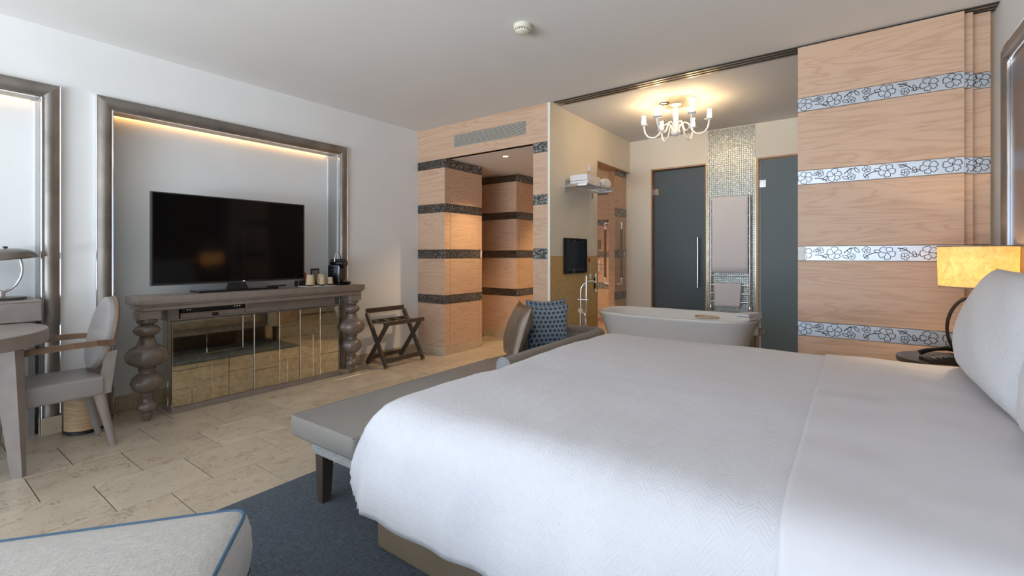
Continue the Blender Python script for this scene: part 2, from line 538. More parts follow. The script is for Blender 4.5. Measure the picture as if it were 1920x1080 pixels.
# wall between hall and bathroom, with door opening y 5.07..6.08
mb = MB()
mb.box(HX0 + 0.02, XBW, YB + 0.02, 5.07, 0, ZC)
mb.box(HX0 + 0.02, XBW, 5.07, 6.08, 2.32, ZC)
mb.box(HX0 + 0.02, XBW, 6.08, 7.6, 0, ZC)
bathside = struct('wall_bath_side', mb, 'bathwall', 'cream bathroom side wall above a mustard dado')
build('mustard_dado', sbox(XBW, XBW + 0.006, YB + 0.005, 5.07, 0, 1.19), 'mustard', bathside)['label'] = 'mustard stucco lower wall'
# bathroom back wall with two glass doors and the mosaic strip
mb = MB()
for x0, x1, z0, z1 in ((-2.46, -2.165, 0, ZC), (-2.165, -1.475, 2.335, ZC), (-1.475, -0.905, 0, ZC), (-0.905, -0.15, 2.335, ZC), (-0.15, 0.9, 0, ZC)):
    mb.box(x0, x1, YBB, YBB + 0.12, z0, z1)
bathback = struct('wall_bath_back', mb, 'bathwall', 'cream bathroom back wall')
struct('wall_bath_behind', sbox(-2.46, 0.9, 7.4, 7.5, 0, ZC), 'bathwall', 'wall behind the glass doors')
struct('wall_bath_divider', sbox(-1.25, -1.15, YBB + 0.12, 7.4, 0, ZC), 'bathwall', 'partition between the glass door rooms')

# striped veneer: oak panels with metal bands
def stripes(axis, fixed, a0, a1, front, band, parent, woods=WOODS, bands=BANDS, th=0.02):
    for z0, z1 in woods:
        if axis == 'x': m_ = sbox(a0, a1, fixed, fixed + th * front, z0, z1, 0.0015, 1) if front > 0 else sbox(a0, a1, fixed + th * front, fixed, z0, z1, 0.0015, 1)
        else: m_ = sbox(min(fixed, fixed + th * front), max(fixed, fixed + th * front), a0, a1, z0, z1, 0.0015, 1)
        build('wood_panel', m_, 'oak', parent)
    for z0, z1 in bands:
        t2 = th + 0.003
        if axis == 'x': m_ = sbox(a0, a1, min(fixed, fixed + t2 * front), max(fixed, fixed + t2 * front), z0, z1, 0.002, 1)
        else: m_ = sbox(min(fixed, fixed + t2 * front), max(fixed, fixed + t2 * front), a0, a1, z0, z1, 0.002, 1)
        build('metal_band', m_, band, parent)

wn = bpy.data.objects['wall_hall_near']; wf = bpy.data.objects['wall_hall_far']; we = bpy.data.objects['wall_hall_end']
stripes('x', YB + 0.02, XL, CX1 - 0.001, -1, 'blackband', wn)
# side of the pier: narrow edge strip, wide leaf, narrow strip
for a0, a1 in ((YB + 0.001, 4.095), (4.101, 4.63), (4.636, 4.69)):
    stripes('y', CX1 - 0.02, a0, a1, 1, 'blackband', wn)
build('door_pull', sbox(CX1 + 0.003, CX1 + 0.009, 4.655, 4.68, 1.16, 1.26), 'cream', wn)['label'] = 'pale flush pull'
stripes('x', 5.38, -4.5, -3.86, -1, 'blackband', wf)
for a0, a1 in ((5.362, 5.43), (5.436, 7.5)):
    stripes('y', -3.87, a0, a1, 1, 'blackband', wf)
stripes('x', 7.5, -3.84, -2.66, -1, 'leafband', we)
# striped strip right of the opening
hr = struct('wall_hall_strip', sbox(HX0 + 0.003, HX1 - 0.002, YB + 0.021, YB + 0.06, 0, 2.36), 'oakdark', 'narrow striped strip right of the hall opening')
stripes('x', YB + 0.02, HX0, HX1, -1, 'leafband', hr)
stripes('y', HX0 + 0.02, YB + 0.021, 5.05, -1, 'blackband', bathside)

# leaf relief on the strip's bands: see motif library below
# skirting of marble
def skirt(name, mb): return struct(name, mb, 'stone', 'cream marble skirting')
skirt('baseboard_left', MB().box(XL, XL + 0.014, n1[1] + 0.10, YB - 0.001, 0, 0.105, 0.002, 1))
skirt('baseboard_left_middle', MB().box(XL, XL + 0.014, n2[1] + 0.09, n1[0] - 0.085, 0, 0.105, 0.002, 1))
skirt('baseboard_niche', MB().box(NB, NB + 0.014, n1[0], n1[1], 0, 0.12, 0.002, 1))
skirt('baseboard_desk', MB().box(NB, NB + 0.014, n2[0], n2[1], 0, 0.12, 0.002, 1))
skirt('baseboard_hall', MB().box(XL + 0.002, CX1 + 0.004, YB - 0.006, YB + 0.019, 0, 0.104).box(CX1 - 0.019, CX1 + 0.006, YB + 0.019, 4.42, 0, 0.104).box(CX1 - 0.019, CX1 + 0.006, 4.422, 4.69, 0, 0.104))
skirt('baseboard_hall_far', MB().box(-4.5, -3.846, 5.35, 5.379, 0, 0.104).box(-3.869, -3.846, 5.379, 7.5, 0, 0.104))
skirt('baseboard_right', MB().box(XR - 0.014, XR, YF, YB + 0.1, 0, 0.105, 0.002, 1))

# ---------------------------------------------------------------- floor tiles (0.408 m, running bond)
TP = 0.408
tm = MB().box(-TP / 2 + 0.0017, TP / 2 - 0.0017, -TP / 2 + 0.0024, TP / 2 - 0.0024, -0.006, 0, 0.0012, 1)
tile_me = None
rest = MB()
count = 0
col_i = 0
for i in range(-8, 8):
    x0 = -2.782 + i * TP
    yo = 0.672 if (i % 2 == -0 or i % 2 == 0) else 0.88
    if i % 2 == 0: yo = 0.885     # row between x=-2.78 and -2.37
    else: yo = 0.672
    for j in range(-14, 18):
        y0 = yo + j * TP
        x1, y1 = x0 + TP, y0 + TP
        cx, cy = (x0 + x1) / 2, (y0 + y1) / 2
        if x1 < -4.6 or x0 > 0.7 or y1 < YF or y0 > 7.6: continue
        if cy > 4.1 and (cx < -4.6): continue
        vis = (x0 < -2.0 and y1 > -0.3 and y0 < 5.6)
        if vis and count < 150:
            if tile_me is None:
                o = build('floor_tile', tm, 'tile', fl, local=True); tile_me = o.data
            else:
                o = link('floor_tile', tile_me, fl)
            o.location = (cx, cy, 0)
            count += 1
        else:
            rest.box(x0 + 0.0017, x1 - 0.0017, y0 + 0.0012, y1 - 0.0012, -0.006, 0)
ro = build('floor_tiles_beyond', rest, 'tile', fl); ro['kind'] = 'stuff'

# ================================================================== BATHROOM FIXED PARTS
# mosaic strip
mb = MB()
random.seed(3)
px_, pz_ = 0.0239, 0.0239
nx, nz = 22, 114
for i in range(nx):
    for j in range(nz):
        x = -1.453 + i * px_ + 0.0012; z = 0.005 + j * pz_
        if z + px_ > ZC: continue
        s = px_ - 0.0028
        d = [random.uniform(-0.0005, 0.0005) for _ in range(4)]
        yb = YBB - 0.001; yf = YBB - 0.008
        m_ = 0.002
        vs = [(x, yb, z), (x + s, yb, z), (x + s, yb, z + s), (x, yb, z + s),
              (x + m_, yf + d[0], z + m_), (x + s - m_, yf + d[0] + d[1], z + m_), (x + s - m_, yf + d[0] + d[1] + d[2], z + s - m_), (x + m_, yf + d[0] + d[2], z + s - m_)]
        mb.add(vs, [(4, 5, 6, 7), (0, 1, 5, 4), (1, 2, 6, 5), (2, 3, 7, 6), (3, 0, 4, 7)])
mo = build('mosaic_tiles', mb, 'mosaic', bathback); mo['kind'] = 'stuff'; mo['label'] = 'silvery glass mosaic strip'
for x in (-1.464, -0.926):
    build('mosaic_edge', sbox(x, x + 0.010, YBB - 0.014, YBB, 0, 2.335 if x < -1 else 2.335), 'gold', bathback)

def glass_door(name, x0, x1, hinge_x, label, handle=None):
    d = tag(thing(name, label, 'door', ((x0 + x1) / 2, YBB + 0.045, 0)), kind='structure'); del d['category']
    build('glass_leaf', sbox(x0 + 0.03, x1 - 0.006, YBB + 0.04, YBB + 0.05, 0.01, 2.30, 0.002, 1), 'frost', d)
    build('jamb', sbox(x0 + 0.0005, x0 + 0.014, YBB - 0.012, YBB + 0.11, 0, 2.334), 'oakdark', d)
    build('jamb', sbox(x1 - 0.005, x1 - 0.0005, YBB - 0.012, YBB + 0.11, 0, 2.334), 'oakdark', d)
    build('head_trim', sbox(x0 + 0.014, x1 - 0.005, YBB - 0.006, YBB + 0.11, 2.316, 2.334), 'oakdark', d)
    for z in (2.03, 0.30):
        hg = build('hinge', sbox(hinge_x, hinge_x + 0.075, YBB + 0.025, YBB + 0.04, z - 0.045, z + 0.045, 0.004, 1), 'chrome', d)
        build('hinge_plate', sbox(hinge_x + 0.025, hinge_x + 0.05, YBB + 0.018, YBB + 0.0245, z - 0.025, z + 0.025, 0.002, 1), 'steel', hg)
    if handle:
        hb = build('handle', MB().tube([(handle, YBB - 0.03, 0.79), (handle, YBB - 0.03, 1.42)], 0.013, 14), 'chrome', d, 40)
        for z in (0.86, 1.35):
            build('handle_post', MB().tube([(handle, YBB - 0.03, z), (handle, YBB + 0.04, z)], 0.008, 10), 'chrome', hb, 40)
    return d
glass_door('door_1', -2.165, -1.475, -2.15, 'frosted dark glass door with long chrome bar handle', -1.565)
glass_door('door_2', -0.905, -0.15, -0.905 + 0.012, 'frosted dark glass door right of the mosaic strip')

# sliding wooden door half drawn across the side-wall opening
sd = tag(thing('door_3', 'striped oak sliding door half open in bathroom side wall', 'door', (-2.555, 5.9, 0)), kind='structure'); del sd['category']
build('door_leaf', sbox(-2.60, -2.52, 5.70, 6.07, 0.01, 2.31, 0.002, 1), 'oakdark', sd)
for z0, z1 in WOODS + [(2.346, 2.31)]:
    if z1 > z0: build('wood_panel', sbox(-2.519, -2.510, 5.70, 6.07, z0, z1, 0.001, 1), 'oak', sd)
for z0, z1 in BANDS[:3] + [(2.246, 2.31)]:
    build('metal_band', sbox(-2.519, -2.507, 5.74, 6.07, z0, z1, 0.001, 1), 'leafband', sd)
for sx in (-1, 1):
    xo = -2.56 + sx * 0.115
    xf = -2.60 if sx < 0 else -2.507
    hh = build('pull_handle', MB().tube([(xf, 5.76, 0.82), (xo, 5.76, 0.82), (xo, 5.76, 0.90)], 0.014, 10)
          .tube([(xf, 5.76, 1.62), (xo, 5.76, 1.62), (xo, 5.76, 1.54)], 0.014, 10), 'chrome', sd, 50)
    build('wooden_grip', MB().tube([(xo, 5.76, 0.90), (xo, 5.76, 1.54)], 0.016, 12), 'browntrim', hh, 60)
build('flush_pull', sbox(-2.5065, -2.503, 5.98, 6.03, 1.165, 1.255, 0.001, 1), 'chrome', sd)
# opening trim
struct('trim_1', MB().box(-2.66, -2.452, 5.07, 5.078, 0, 2.32).box(-2.66, -2.452, 5.078, 6.08, 2.312, 2.32), 'oakdark', 'thin wooden lining of the bathroom side door')
# entrance door lever, switches on the hall end wall
ed = tag(thing('door_4', 'oak entrance door leaf at the end of the hall', 'door', (-3.3, 7.47, 0)), kind='structure'); del ed['category']
build('door_leaf', sbox(-3.75, -3.05, 7.463, 7.476, 0.11, 0.60), 'oak', ed)
lv = build('lever_plate', sbox(-3.60, -3.555, 7.455, 7.476, 0.90, 1.12, 0.003, 1), 'chrome', ed)
build('lever', MB().tube([(-3.575, 7.46, 1.04), (-3.575, 7.41, 1.04), (-3.46, 7.41, 1.035)], 0.011, 10), 'chrome', lv, 50)
tag(build('light_switch', sbox(-3.14, -3.06, 7.462, 7.476, 1.42, 1.72, 0.003, 1), 'white'), 'white switch plate on hall end wall seen through bathroom door', 'switch')
tag(build('room_notice', sbox(-3.62, -3.55, 7.464, 7.476, 1.30, 1.46, 0.002, 1), 'taupe'), 'small framed notice beside the entrance door in the hall', 'sign')

# ceiling track of the sliding panels
tr = tag(build('trim_2', sbox(-2.43, XR - 0.002, YB + 0.012, YB + 0.165, ZC - 0.004, ZC - 0.0005), 'track'), 'ceiling track over the bathroom opening, groove shade painted as three dark strips', kind='structure')
for k in range(3):
    y = YB + 0.016 + k * 0.05
    build('groove_shade', sbox(-2.42 + 0.03 * k, XR - 0.003, y, y + 0.014, ZC - 0.010, ZC - 0.004), 'seatgap', tr)  # raised dark strip paints the shade inside a groove
    build('track_rail', sbox(-2.42 + 0.03 * k, XR - 0.003, y + 0.016, y + 0.044, ZC - 0.008, ZC - 0.004), 'track', tr)
struct('trim_3', sbox(HX1 + 0.001, XBW + 0.004, YB + 0.0, YB + 0.02, 0, ZC), 'bathwall', 'corner edge of the bathroom wall')

# ================================================================== SLIDING PANELS WITH FLORAL BANDS
def ribbon(mb, pts, wd, hgt, closed=False):
    """raised line on a band facing -Y; pts are (s, z)"""
    n = len(pts)
    base = len(mb.v)
    vs = []
    for i, (x, z) in enumerate(pts):
        a = pts[(i - 1) % n] if (closed or i > 0) else pts[i]
        c = pts[(i + 1) % n] if (closed or i < n - 1) else pts[i]
        tx, tz = c[0] - a[0], c[1] - a[1]
        L = math.hypot(tx, tz) or 1
        nx_, nz_ = -tz / L * wd / 2, tx / L * wd / 2
        vs += [(x + nx_, 0, z + nz_), (x + nx_ * .5, -hgt, z + nz_ * .5), (x - nx_ * .5, -hgt, z - nz_ * .5), (x - nx_, 0, z - nz_)]
    fs = []
    for i in range(n if closed else n - 1):
        j = (i + 1) % n
        for k in range(3):
            fs.append((i * 4 + k, i * 4 + k + 1, j * 4 + k + 1, j * 4 + k))
    mb.add(vs, fs)

def petal_flower(r, petals, seed, wd):
    """wavy five-lobed outline, short lines between the petals and a stamen mark"""
    rnd = random.Random(seed); mb = MB()
    ph = seed * 1.3
    lob = [rnd.uniform(.86, 1.10) for _ in range(petals)]
    n = petals * 9
    pts = []
    for i in range(n):
        a = 2 * PI * i / n
        f = a / (2 * PI) * petals
        p = int(f) % petals; t = (f % 1) * 2 - 1
        q = r * lob[p] * (.56 + .44 * (1 - abs(t) ** 2.6)) * (1 - .10 * math.exp(-(t * 4) ** 2)) * (1 + .05 * math.sin(11 * a + seed))
        q = min(q, .0455)
        pts.append((q * math.cos(a + ph), q * math.sin(a + ph)))
    ribbon(mb, pts, wd, 0.0022, True)
    for p in range(petals):
        a = 2 * PI * p / petals + ph
        ribbon(mb, [(r * .54 * math.cos(a), r * .54 * math.sin(a)), (r * .36 * math.cos(a + .12), r * .36 * math.sin(a + .12)), (r * .22 * math.cos(a), r * .22 * math.sin(a))], wd * .9, 0.002)
        a += .6
        if p % 2 == 0: ribbon(mb, [(r * .02 * math.cos(a), r * .02 * math.sin(a)), (r * .26 * math.cos(a), r * .26 * math.sin(a))], wd * 1.2, 0.002)
    return mb

def leaf_mb(L, wd):
    mb = MB()
    pts = [(L * t, L * .22 * math.sin(PI * t) ** .8) for t in (0, .15, .35, .6, .85, 1)]
    pts += [(L * t, -L * .22 * math.sin(PI * t) ** .8) for t in (.85, .6, .35, .15)]
    ribbon(mb, pts, wd, 0.002, True)
    return mb

def stem_mb(L, bend, wd):
    mb = MB()
    ribbon(mb, [(L * t, bend * math.sin(PI * t)) for t in (0, .25, .5, .75, 1)], wd, 0.002)
    return mb

MOT = {}
def motif(kind, parent, x, y, z, rot=0):
    if kind not in MOT:
        mbx = {'flower': lambda: petal_flower(.050, 5, 1, .0042), 'open_flower': lambda: petal_flower(.049, 5, 2, .0042),
               'bud': lambda: petal_flower(.025, 5, 3, .0036), 'leaf': lambda: leaf_mb(.042, .0040), 'stem': lambda: stem_mb(.080, .010, .0055)}[kind]()
        o = build(kind, mbx, 'relief', parent, local=True); MOT[kind] = o.data
    else:
        o = link(kind, MOT[kind], parent)
    if kind in ('leaf', 'stem'):          # keep the stroke inside the band
        zb = [v.co.z for v in parent.data.vertices]; off = sum(zb) / len(zb)
        q = parent.parent; zw = off + parent.location.z
        while q is not None: zw += q.location.z; q = q.parent
        e = -(.042 if kind == 'leaf' else .080) * math.sin(rot)
        lo, hi = min(0, e), max(0, e)
        z = min(max(z, zw - .040 - lo), zw + .040 - hi)
    loc = Vector((x, y, z))
    q = parent
    while q is not None: loc -= Vector(q.location); q = q.parent
    o.location = loc
    o.rotation_euler = (0, rot, 0)
    return o

LAY = [('flower', .046, 0, 0), ('bud', .136, .022, 0), ('leaf', .095, .012, -.5), ('stem', .105, -.012, .35), ('leaf', .150, -.030, -.6),
       ('open_flower', .222, 0, .4), ('stem', .275, .005, -.5), ('leaf', .30, .012, -1.2), ('leaf', .335, .04, .9), ('bud', .318, -.022, .5), ('leaf', .265, -.016, .4),
       ('bud', .402, .024, .2), ('leaf', .385, -.012, .9), ('stem', .39, -.035, -.5), ('leaf', .44, .018, .2), ('flower', .510, .002, .9),
       ('stem', .565, .036, .5), ('leaf', .575, .018, -.4), ('bud', .603, -.022, .9), ('leaf', .635, -.022, -.3), ('leaf', .645, .015, 1.3),
       ('open_flower', .722, 0, 1.3), ('flower', .832, .004, .2)]

def sliding_panel(x0, x1, y0, label, lay, shift=0.0):
    t = thing('sliding_panel', label, 'sliding panel', ((x0 + x1) / 2, y0 + 0.02, 0.012), group='striped sliding panels')
    build('core_board', sbox(x0 + .002, x1 - .002, y0 + .012, y0 + .036, .014, 2.716), 'oakdark', t)
    for z0, z1 in [(0.014, 0.612)] + WOODS[1:] + [(2.346, 2.718)]:
        build('wood_board', sbox(x0, x1, y0, y0 + .012, z0, z1, .0012, 1), 'oak', t)
    for bi, (z0, z1) in enumerate(BANDS):
        bnd = build('metal_band', sbox(x0, x1, y0 - .003, y0 + .012, z0, z1, .0012, 1), 'silverband', t)
        for kind, s, dz, rot in lay:
            if x0 + s + shift > x1 - 0.02: continue
            if bi == 1 and s < .05 and lay is LAY and False: continue
            motif(kind, bnd, x0 + s + shift, y0 - .0031, (z0 + z1) / 2 + dz * .95, rot)
    return t
P1 = sliding_panel(-0.33, 0.556, YB, 'foremost striped oak sliding panel with four floral metal bands, left of bedside lamp', LAY)
build('flush_pull', sbox(-0.328, -0.284, YB - .0085, YB - .0032, 1.162, 1.260, .001, 1), 'white', P1)['label'] = 'pale flush pull plate'
sliding_panel(-0.30, 0.602, YB + .05, 'middle striped sliding panel showing a narrow strip behind the foremost one', [('flower', .875, 0, .2)])
sliding_panel(-0.22, 0.688, YB + .10, 'rearmost striped sliding panel, next to the bed-head wall', [('flower', .862, .004, .2)])
# leaves on the narrow strip right of the hall opening
for ch in list(hr.children):
    if ch.name.startswith('metal_band'):
        zc = sum((ch.matrix_world @ v.co).z for v in ch.data.vertices) / len(ch.data.vertices)
        for kind, s, dz, rot in (('leaf', .02, .02, .5), ('leaf', .05, -.02, -.7), ('open_flower', .115, .0, .4), ('leaf', .03, -.01, 2.4), ('stem', .05, .01, -.4)):
            motif(kind, ch, HX0 + s, YB - .0031, zc + dz, rot)

# ================================================================== WALL FRAMES
def wall_frame(y0, y1, ztop, xw, sx, label, W=0.092, zbot=0.0, led=True, ydepth=None):
    """pewter surround on a wall: two stiles and a mitred top rail"""
    t = thing('wall_frame', label, 'frame', (xw, (y0 + y1) / 2, zbot))
    prof = [(0, 0.0), (0, .030), (.010, .034), (.022, .040), (.040, .046), (.058, .044), (.072, .036), (.080, .026), (W, .024), (W, 0.0)]
    def member(pr, which):
        mb = MB(); vs = []
        for w_, h_ in pr:
            x = xw + sx * (h_ + .0005)
            if which == 'l': a, b_ = (x, y0 + w_, zbot), (x, y0 + w_, ztop - w_)
            elif which == 'r': a, b_ = (x, y1 - w_, zbot), (x, y1 - w_, ztop - w_)
            else: a, b_ = (x, y0 + w_, ztop - w_), (x, y1 - w_, ztop - w_)
            vs += [a, b_]
        n = len(pr)
        fs = [(2 * i, 2 * i + 1, 2 * ((i + 1) % n) + 1, 2 * ((i + 1) % n)) for i in range(n)]
        fs += [tuple(2 * i for i in range(n)), tuple(2 * i + 1 for i in reversed(range(n)))]
        return mb.add(vs, fs)
    beads = [[(-.003, 0), (-.003, .033), (-.001, .035), (.002, .033), (.002, .031), (.0, .0305), (0, 0)], [(W - .006, .0245), (W - .005, .032), (W - .002, .034), (W + .002, .032), (W + .002, 0), (W + .0002, 0), (W + .0002, .0245)]]
    for nm, wh in (('stile', 'l'), ('stile', 'r'), ('top_rail', 't')):
        p = build(nm, member(prof, wh), 'pewter', t, 35)
        for bd in beads: build('chrome_edge', member(bd, wh), 'chrome', p, 30)
    return t
fr_tv = wall_frame(0.935, 2.972, 2.342, XL, 1, 'pewter frame around the lit wall niche behind the television')
fr_desk = wall_frame(-1.24, 0.746, 2.342, XL, 1, 'pewter frame around the lit niche behind the desk lamp')
# grey lining of the niches and their hidden warm light
def niche_lining(n, par):
    y0, y1, zt = n
    for y in (y0, y1 - .004):
        build('lining', sbox(NB + .016, XL - .001, y + .0002, y + .0038, 0.13, zt - .006), 'jamb', par)
    build('lining', sbox(NB + .045, XL - .001, y0 + .005, y1 - .005, zt - .005, zt - .0005), 'jamb', par)
    build('light_strip', sbox(NB + .006, NB + .034, y0 + .03, y1 - .03, zt - .006, zt - .001), 'led', par)['label'] = 'warm hidden light strip'
niche_lining(n1, fr_tv); niche_lining(n2, fr_desk)
for y in (0.649, ):
    build('stone_foot', sbox(XL + .0481, XL + .058, y, y + .102, 0.0, .118, .002, 1).box(XL + .0005, XL + .048, y - .004, y - .0035, 0, .11), 'stone', fr_desk)
hb = wall_frame(0.20, 3.79, 2.372, XR, -1, 'pewter frame on the wall around the padded bed-head panel', W=.11)
hp = tag(build('headboard_panel', sbox(XR - .022, XR - .001, .315, 3.675, .30, 2.258, .003, 1), plain('metallic_rose_leather', (0.22, 0.18, 0.17), 0.3, 0.5, var=.25, vscale=2.5)), 'dark metallic bed-head panel inside the wall frame', 'headboard')

# ================================================================== CONSOLE, MIRRORED CABINET
CF, CB_, CY0, CY1, CT = -4.02, -4.329, 1.09, 2.955, 0.90
con = thing('console_table', 'long taupe console table on turned baluster legs under the television', 'console table', ((CF + CB_) / 2, (CY0 + CY1) / 2, 0))
build('table_top', MB().box(CB_, CF, CY0, CY1, .845, CT, .004).box(CB_, CF - .012, CY0 + .012, CY1 - .012, .830, .845, .003, 1)
      .box(CB_, CF - .025, CY0 + .025, CY1 - .025, .797, .830, .004, 1), 'taupe', con, 40)
def bulb(zc, rx, rz, a0, a1, n=12):
    return [(rx * math.cos(R(a0 + (a1 - a0) * i / n)), zc + rz * math.sin(R(a0 + (a1 - a0) * i / n))) for i in range(n + 1)]
LEGP = [(.060, .737), (.064, .727), (.062, .716), (.054, .706)] + bulb(.655, .079, .048, 62, -62, 8) + [(.047, .602), (.045, .594), (.052, .582), (.056, .566)] + bulb(.472, .128, .086, 60, -66) + \
       [(.048, .388), (.054, .381), (.052, .371), (.044, .363)] + bulb(.280, .097, .080, 62, -66) + [(.036, .190), (.046, .182), (.044, .173), (.034, .165), (.034, .152)] + bulb(.106, .061, .046, 55, -60, 9) + \
       [(.028, .056), (.034, .048), (.029, .038), (.020, .004), (.018, 0.0)]
for y in (1.165, 2.872):
    lg = build('leg', MB().lathe(list(reversed(LEGP)), (-4.125, y, 0), 28), 'taupe_gloss', con, 50)
    build('leg_block', MB().box(-4.195, -4.055, y - .065, y + .065, .738, .7965, .003, 1), 'taupe', lg)
# shelf box under the top
BX0, BX1 = -4.328, -4.16
build('shelf_box', MB().box(BX0, BX1, 1.30, 2.76, .700, .712).box(BX0, BX1, 1.30, 1.375, .712, .7965).box(BX0, BX0 + .012, 1.375, 1.95, .712, .7965), 'taupe', con)
build('apron', sbox(BX0, BX1 + .008, 1.86, 2.70, .713, .7960, .003, 1), 'taupe', con)
dr = build('drawer_front', sbox(BX1 - .01, BX1 + .006, 1.385, 1.855, .714, .752, .003, 1), 'taupe', con)
build('pull_tab', sbox(BX1 + .0065, BX1 + .016, 1.60, 1.645, .712, .738, .003, 1), 'bronze', dr)

pl = thing('disc_player', 'slim black disc player on the shelf under the console top', 'disc player', (-4.24, 1.62, .7535))
build('case', sbox(BX0 + .014, BX1 - .005, 1.39, 1.85, .7535, .790, .003, 1), 'black', pl)
for y in (1.43, 1.45, 1.77, 1.79, 1.81):
    build('indicator', sbox(BX1 - .0048, BX1 - .003, y, y + .006, .772, .777), 'tvlogo', pl)

cab = thing('mirrored_cabinet', 'low cabinet clad in smoky mirror tiles under the console table', 'cabinet', (-4.24, 2.03, 0))
KX0, KX1, KY0, KY1, KZ0, KZ1 = -4.328, -4.14, 1.325, 2.735, .045, .697
build('body', sbox(KX0, KX1 - .016, KY0 + .006, KY1, KZ0, KZ1), 'seatgap', cab)
build('plinth', sbox(KX0, KX1 + .002, KY0 - .002, KY1 + .002, 0, KZ0 - .001, .002, 1), 'taupe', cab)
build('corner_strip', sbox(KX1 - .003, KX1 + .001, KY0 - .003, KY0 + .001, 0.001, KZ1), 'chrome', cab)
D1 = [(0, .39, .58, 1), (.39, .85, .58, 1), (.85, 1, .58, 1), (0, .27, .42, .58), (.27, .67, .42, .58), (.67, 1, .30, .58), (0, .45, .20, .42), (.45, .67, .0, .42), (.67, 1, 0, .30), (0, .22, 0, .20), (.22, .45, 0, .20)]
D2 = [(0, .54, .52, 1), (0, .54, .25, .52), (0, .54, 0, .25), (.54, 1, .78, 1), (.54, 1, .32, .78), (.54, .72, 0, .32), (.72, 1, 0, .32)]
D3 = [(0, .5, .62, 1), (.5, 1, .74, 1), (0, .32, 0, .62), (.32, .5, 0, .62), (.5, 1, .30, .74), (.5, 1, 0, .30)]
for y0, y1, lay in ((KY0, 1.918, D1), (1.918, 2.327, D2), (2.327, KY1, D3)):
    d = build('door', sbox(KX1 - .015, KX1 - .006, y0 + .002, y1 - .002, KZ0 + .001, KZ1 - .001), 'jamb', cab)
    g = .0011
    for a0, a1, b0, b1 in lay:
        W_, H_ = (y1 - y0 - .004), (KZ1 - KZ0 - .002)
        build('mirror_tile', MB().box(KX1 - .0055, KX1, y0 + .002 + a0 * W_ + g, y0 + .002 + a1 * W_ - g, KZ0 + .001 + b0 * H_ + g, KZ0 + .001 + b1 * H_ - g, .0015, 1), 'mirror', d)
sp = build('side_panel', sbox(KX0, KX1 - .0165, KY0, KY0 + .0055, KZ0 + .001, KZ1 - .001), 'jamb', cab)
for a0, a1, b0, b1 in ((0, .62, .30, 1), (.62, 1, .62, 1), (.62, 1, .30, .62), (0, .62, 0, .30), (.62, 1, 0, .30)):
    W_, H_ = (KX1 - .006 - KX0), (KZ1 - KZ0)
    build('mirror_tile', MB().box(KX0 + a0 * W_ + .0015, KX0 + a1 * W_ - .0015, KY0 - .0005 - .004, KY0 - .0005, KZ0 + b0 * H_ + .0015, KZ0 + b1 * H_ - .0015, .001, 1), 'mirror', sp)

# ================================================================== TELEVISION AND THINGS ON THE CONSOLE
tv = thing('television', 'large black flat-screen television on a low stand on the console table', 'television', (-4.24, 1.83, CT))
TX = -4.235
build('cabinet_shell', sbox(TX - .035, TX, 1.222, 2.425, .968, 1.676, .006, 2), 'black', tv)
build('screen', sbox(TX + .0002, TX + .002, 1.233, 2.414, .985, 1.667), 'screen', tv)
bz = MB()
for a in ((1.220, 1.2265, .966, 1.678), (2.4205, 2.427, .966, 1.678), (1.2265, 2.4205, 1.6735, 1.678), (1.2265, 2.4205, .966, .972)):
    bz.box(TX - .03, TX + .003, *a)
build('bezel', bz, plain('dark_silver_bezel', (.16, .15, .15), .3, .8), tv)
build('led_logo', sbox(TX + .0032, TX + .004, 1.87, 1.885, .974, .980), 'tvlogo', tv)
st = build('stand_base', MB().box(-4.325, -4.13, 1.50, 2.13, CT + .001, CT + .016, .006, 2), 'blackgloss', tv)
build('stand_neck', MB().taper((TX - .02, 1.83, .975), (TX - .01, 1.83, CT + .016), (.03, .12), (.05, .16)), 'blackgloss', st)

rc = thing('remote_control', 'black remote control lying on the television stand', 'remote control', (-4.17, 2.13, CT + .0165), R(14))
build('body', sbox(-.02, .02, -.09, .09, 0, .016, .005, 2), 'black', rc, local=True)
for k in range(5): build('button', sbox(-.008, .008, -.07 + k * .028, -.055 + k * .028, .0162, .0185), 'jamb', rc, local=True)

cm = thing('coffee_machine', 'black capsule coffee machine with chrome loop handle at console end', 'coffee machine', (-4.19, 2.775, CT), R(24))
build('body', MB().box(-.10, .025, -.055, .055, .004, .20, .010, 2), 'black', cm, 40, local=True)
for k in range(13): build('rib', sbox(-.085, .010, -.0585, -.0552, .022 + k * .0125, .029 + k * .0125), 'blackgloss', cm, local=True)
hd = MB().lathe([(.038, 0), (.046, .004), (.046, .145), (.040, .152)], seg=24)
hd.v = [(-.085 + z, y, .215 + x) for x, y, z in hd.v]
head = build('brewing_head', hd, 'blackgloss', cm, 40, local=True)
build('spout_face', MB().box(.026, .048, -.038, .038, .05, .168, .005, 1), 'bronze', cm, local=True)
build('chrome_post', sbox(.0255, .031, -.056, -.047, .006, .19), 'chrome', cm, local=True)
build('drip_tray', MB().lathe([(.030, .002), (.05, .006), (.060, .028), (.054, .030), (.046, .014), (.02, .012)], (.062, .0, 0), 24), 'blackgloss', cm, 50, local=True)
build('loop_handle', MB().tube([(-.02, .054 * math.cos(a), .232 + .098 * math.sin(a)) for a in [PI * k / 14 for k in range(15)]], .0055, 8), 'chrome', cm, 60, local=True)

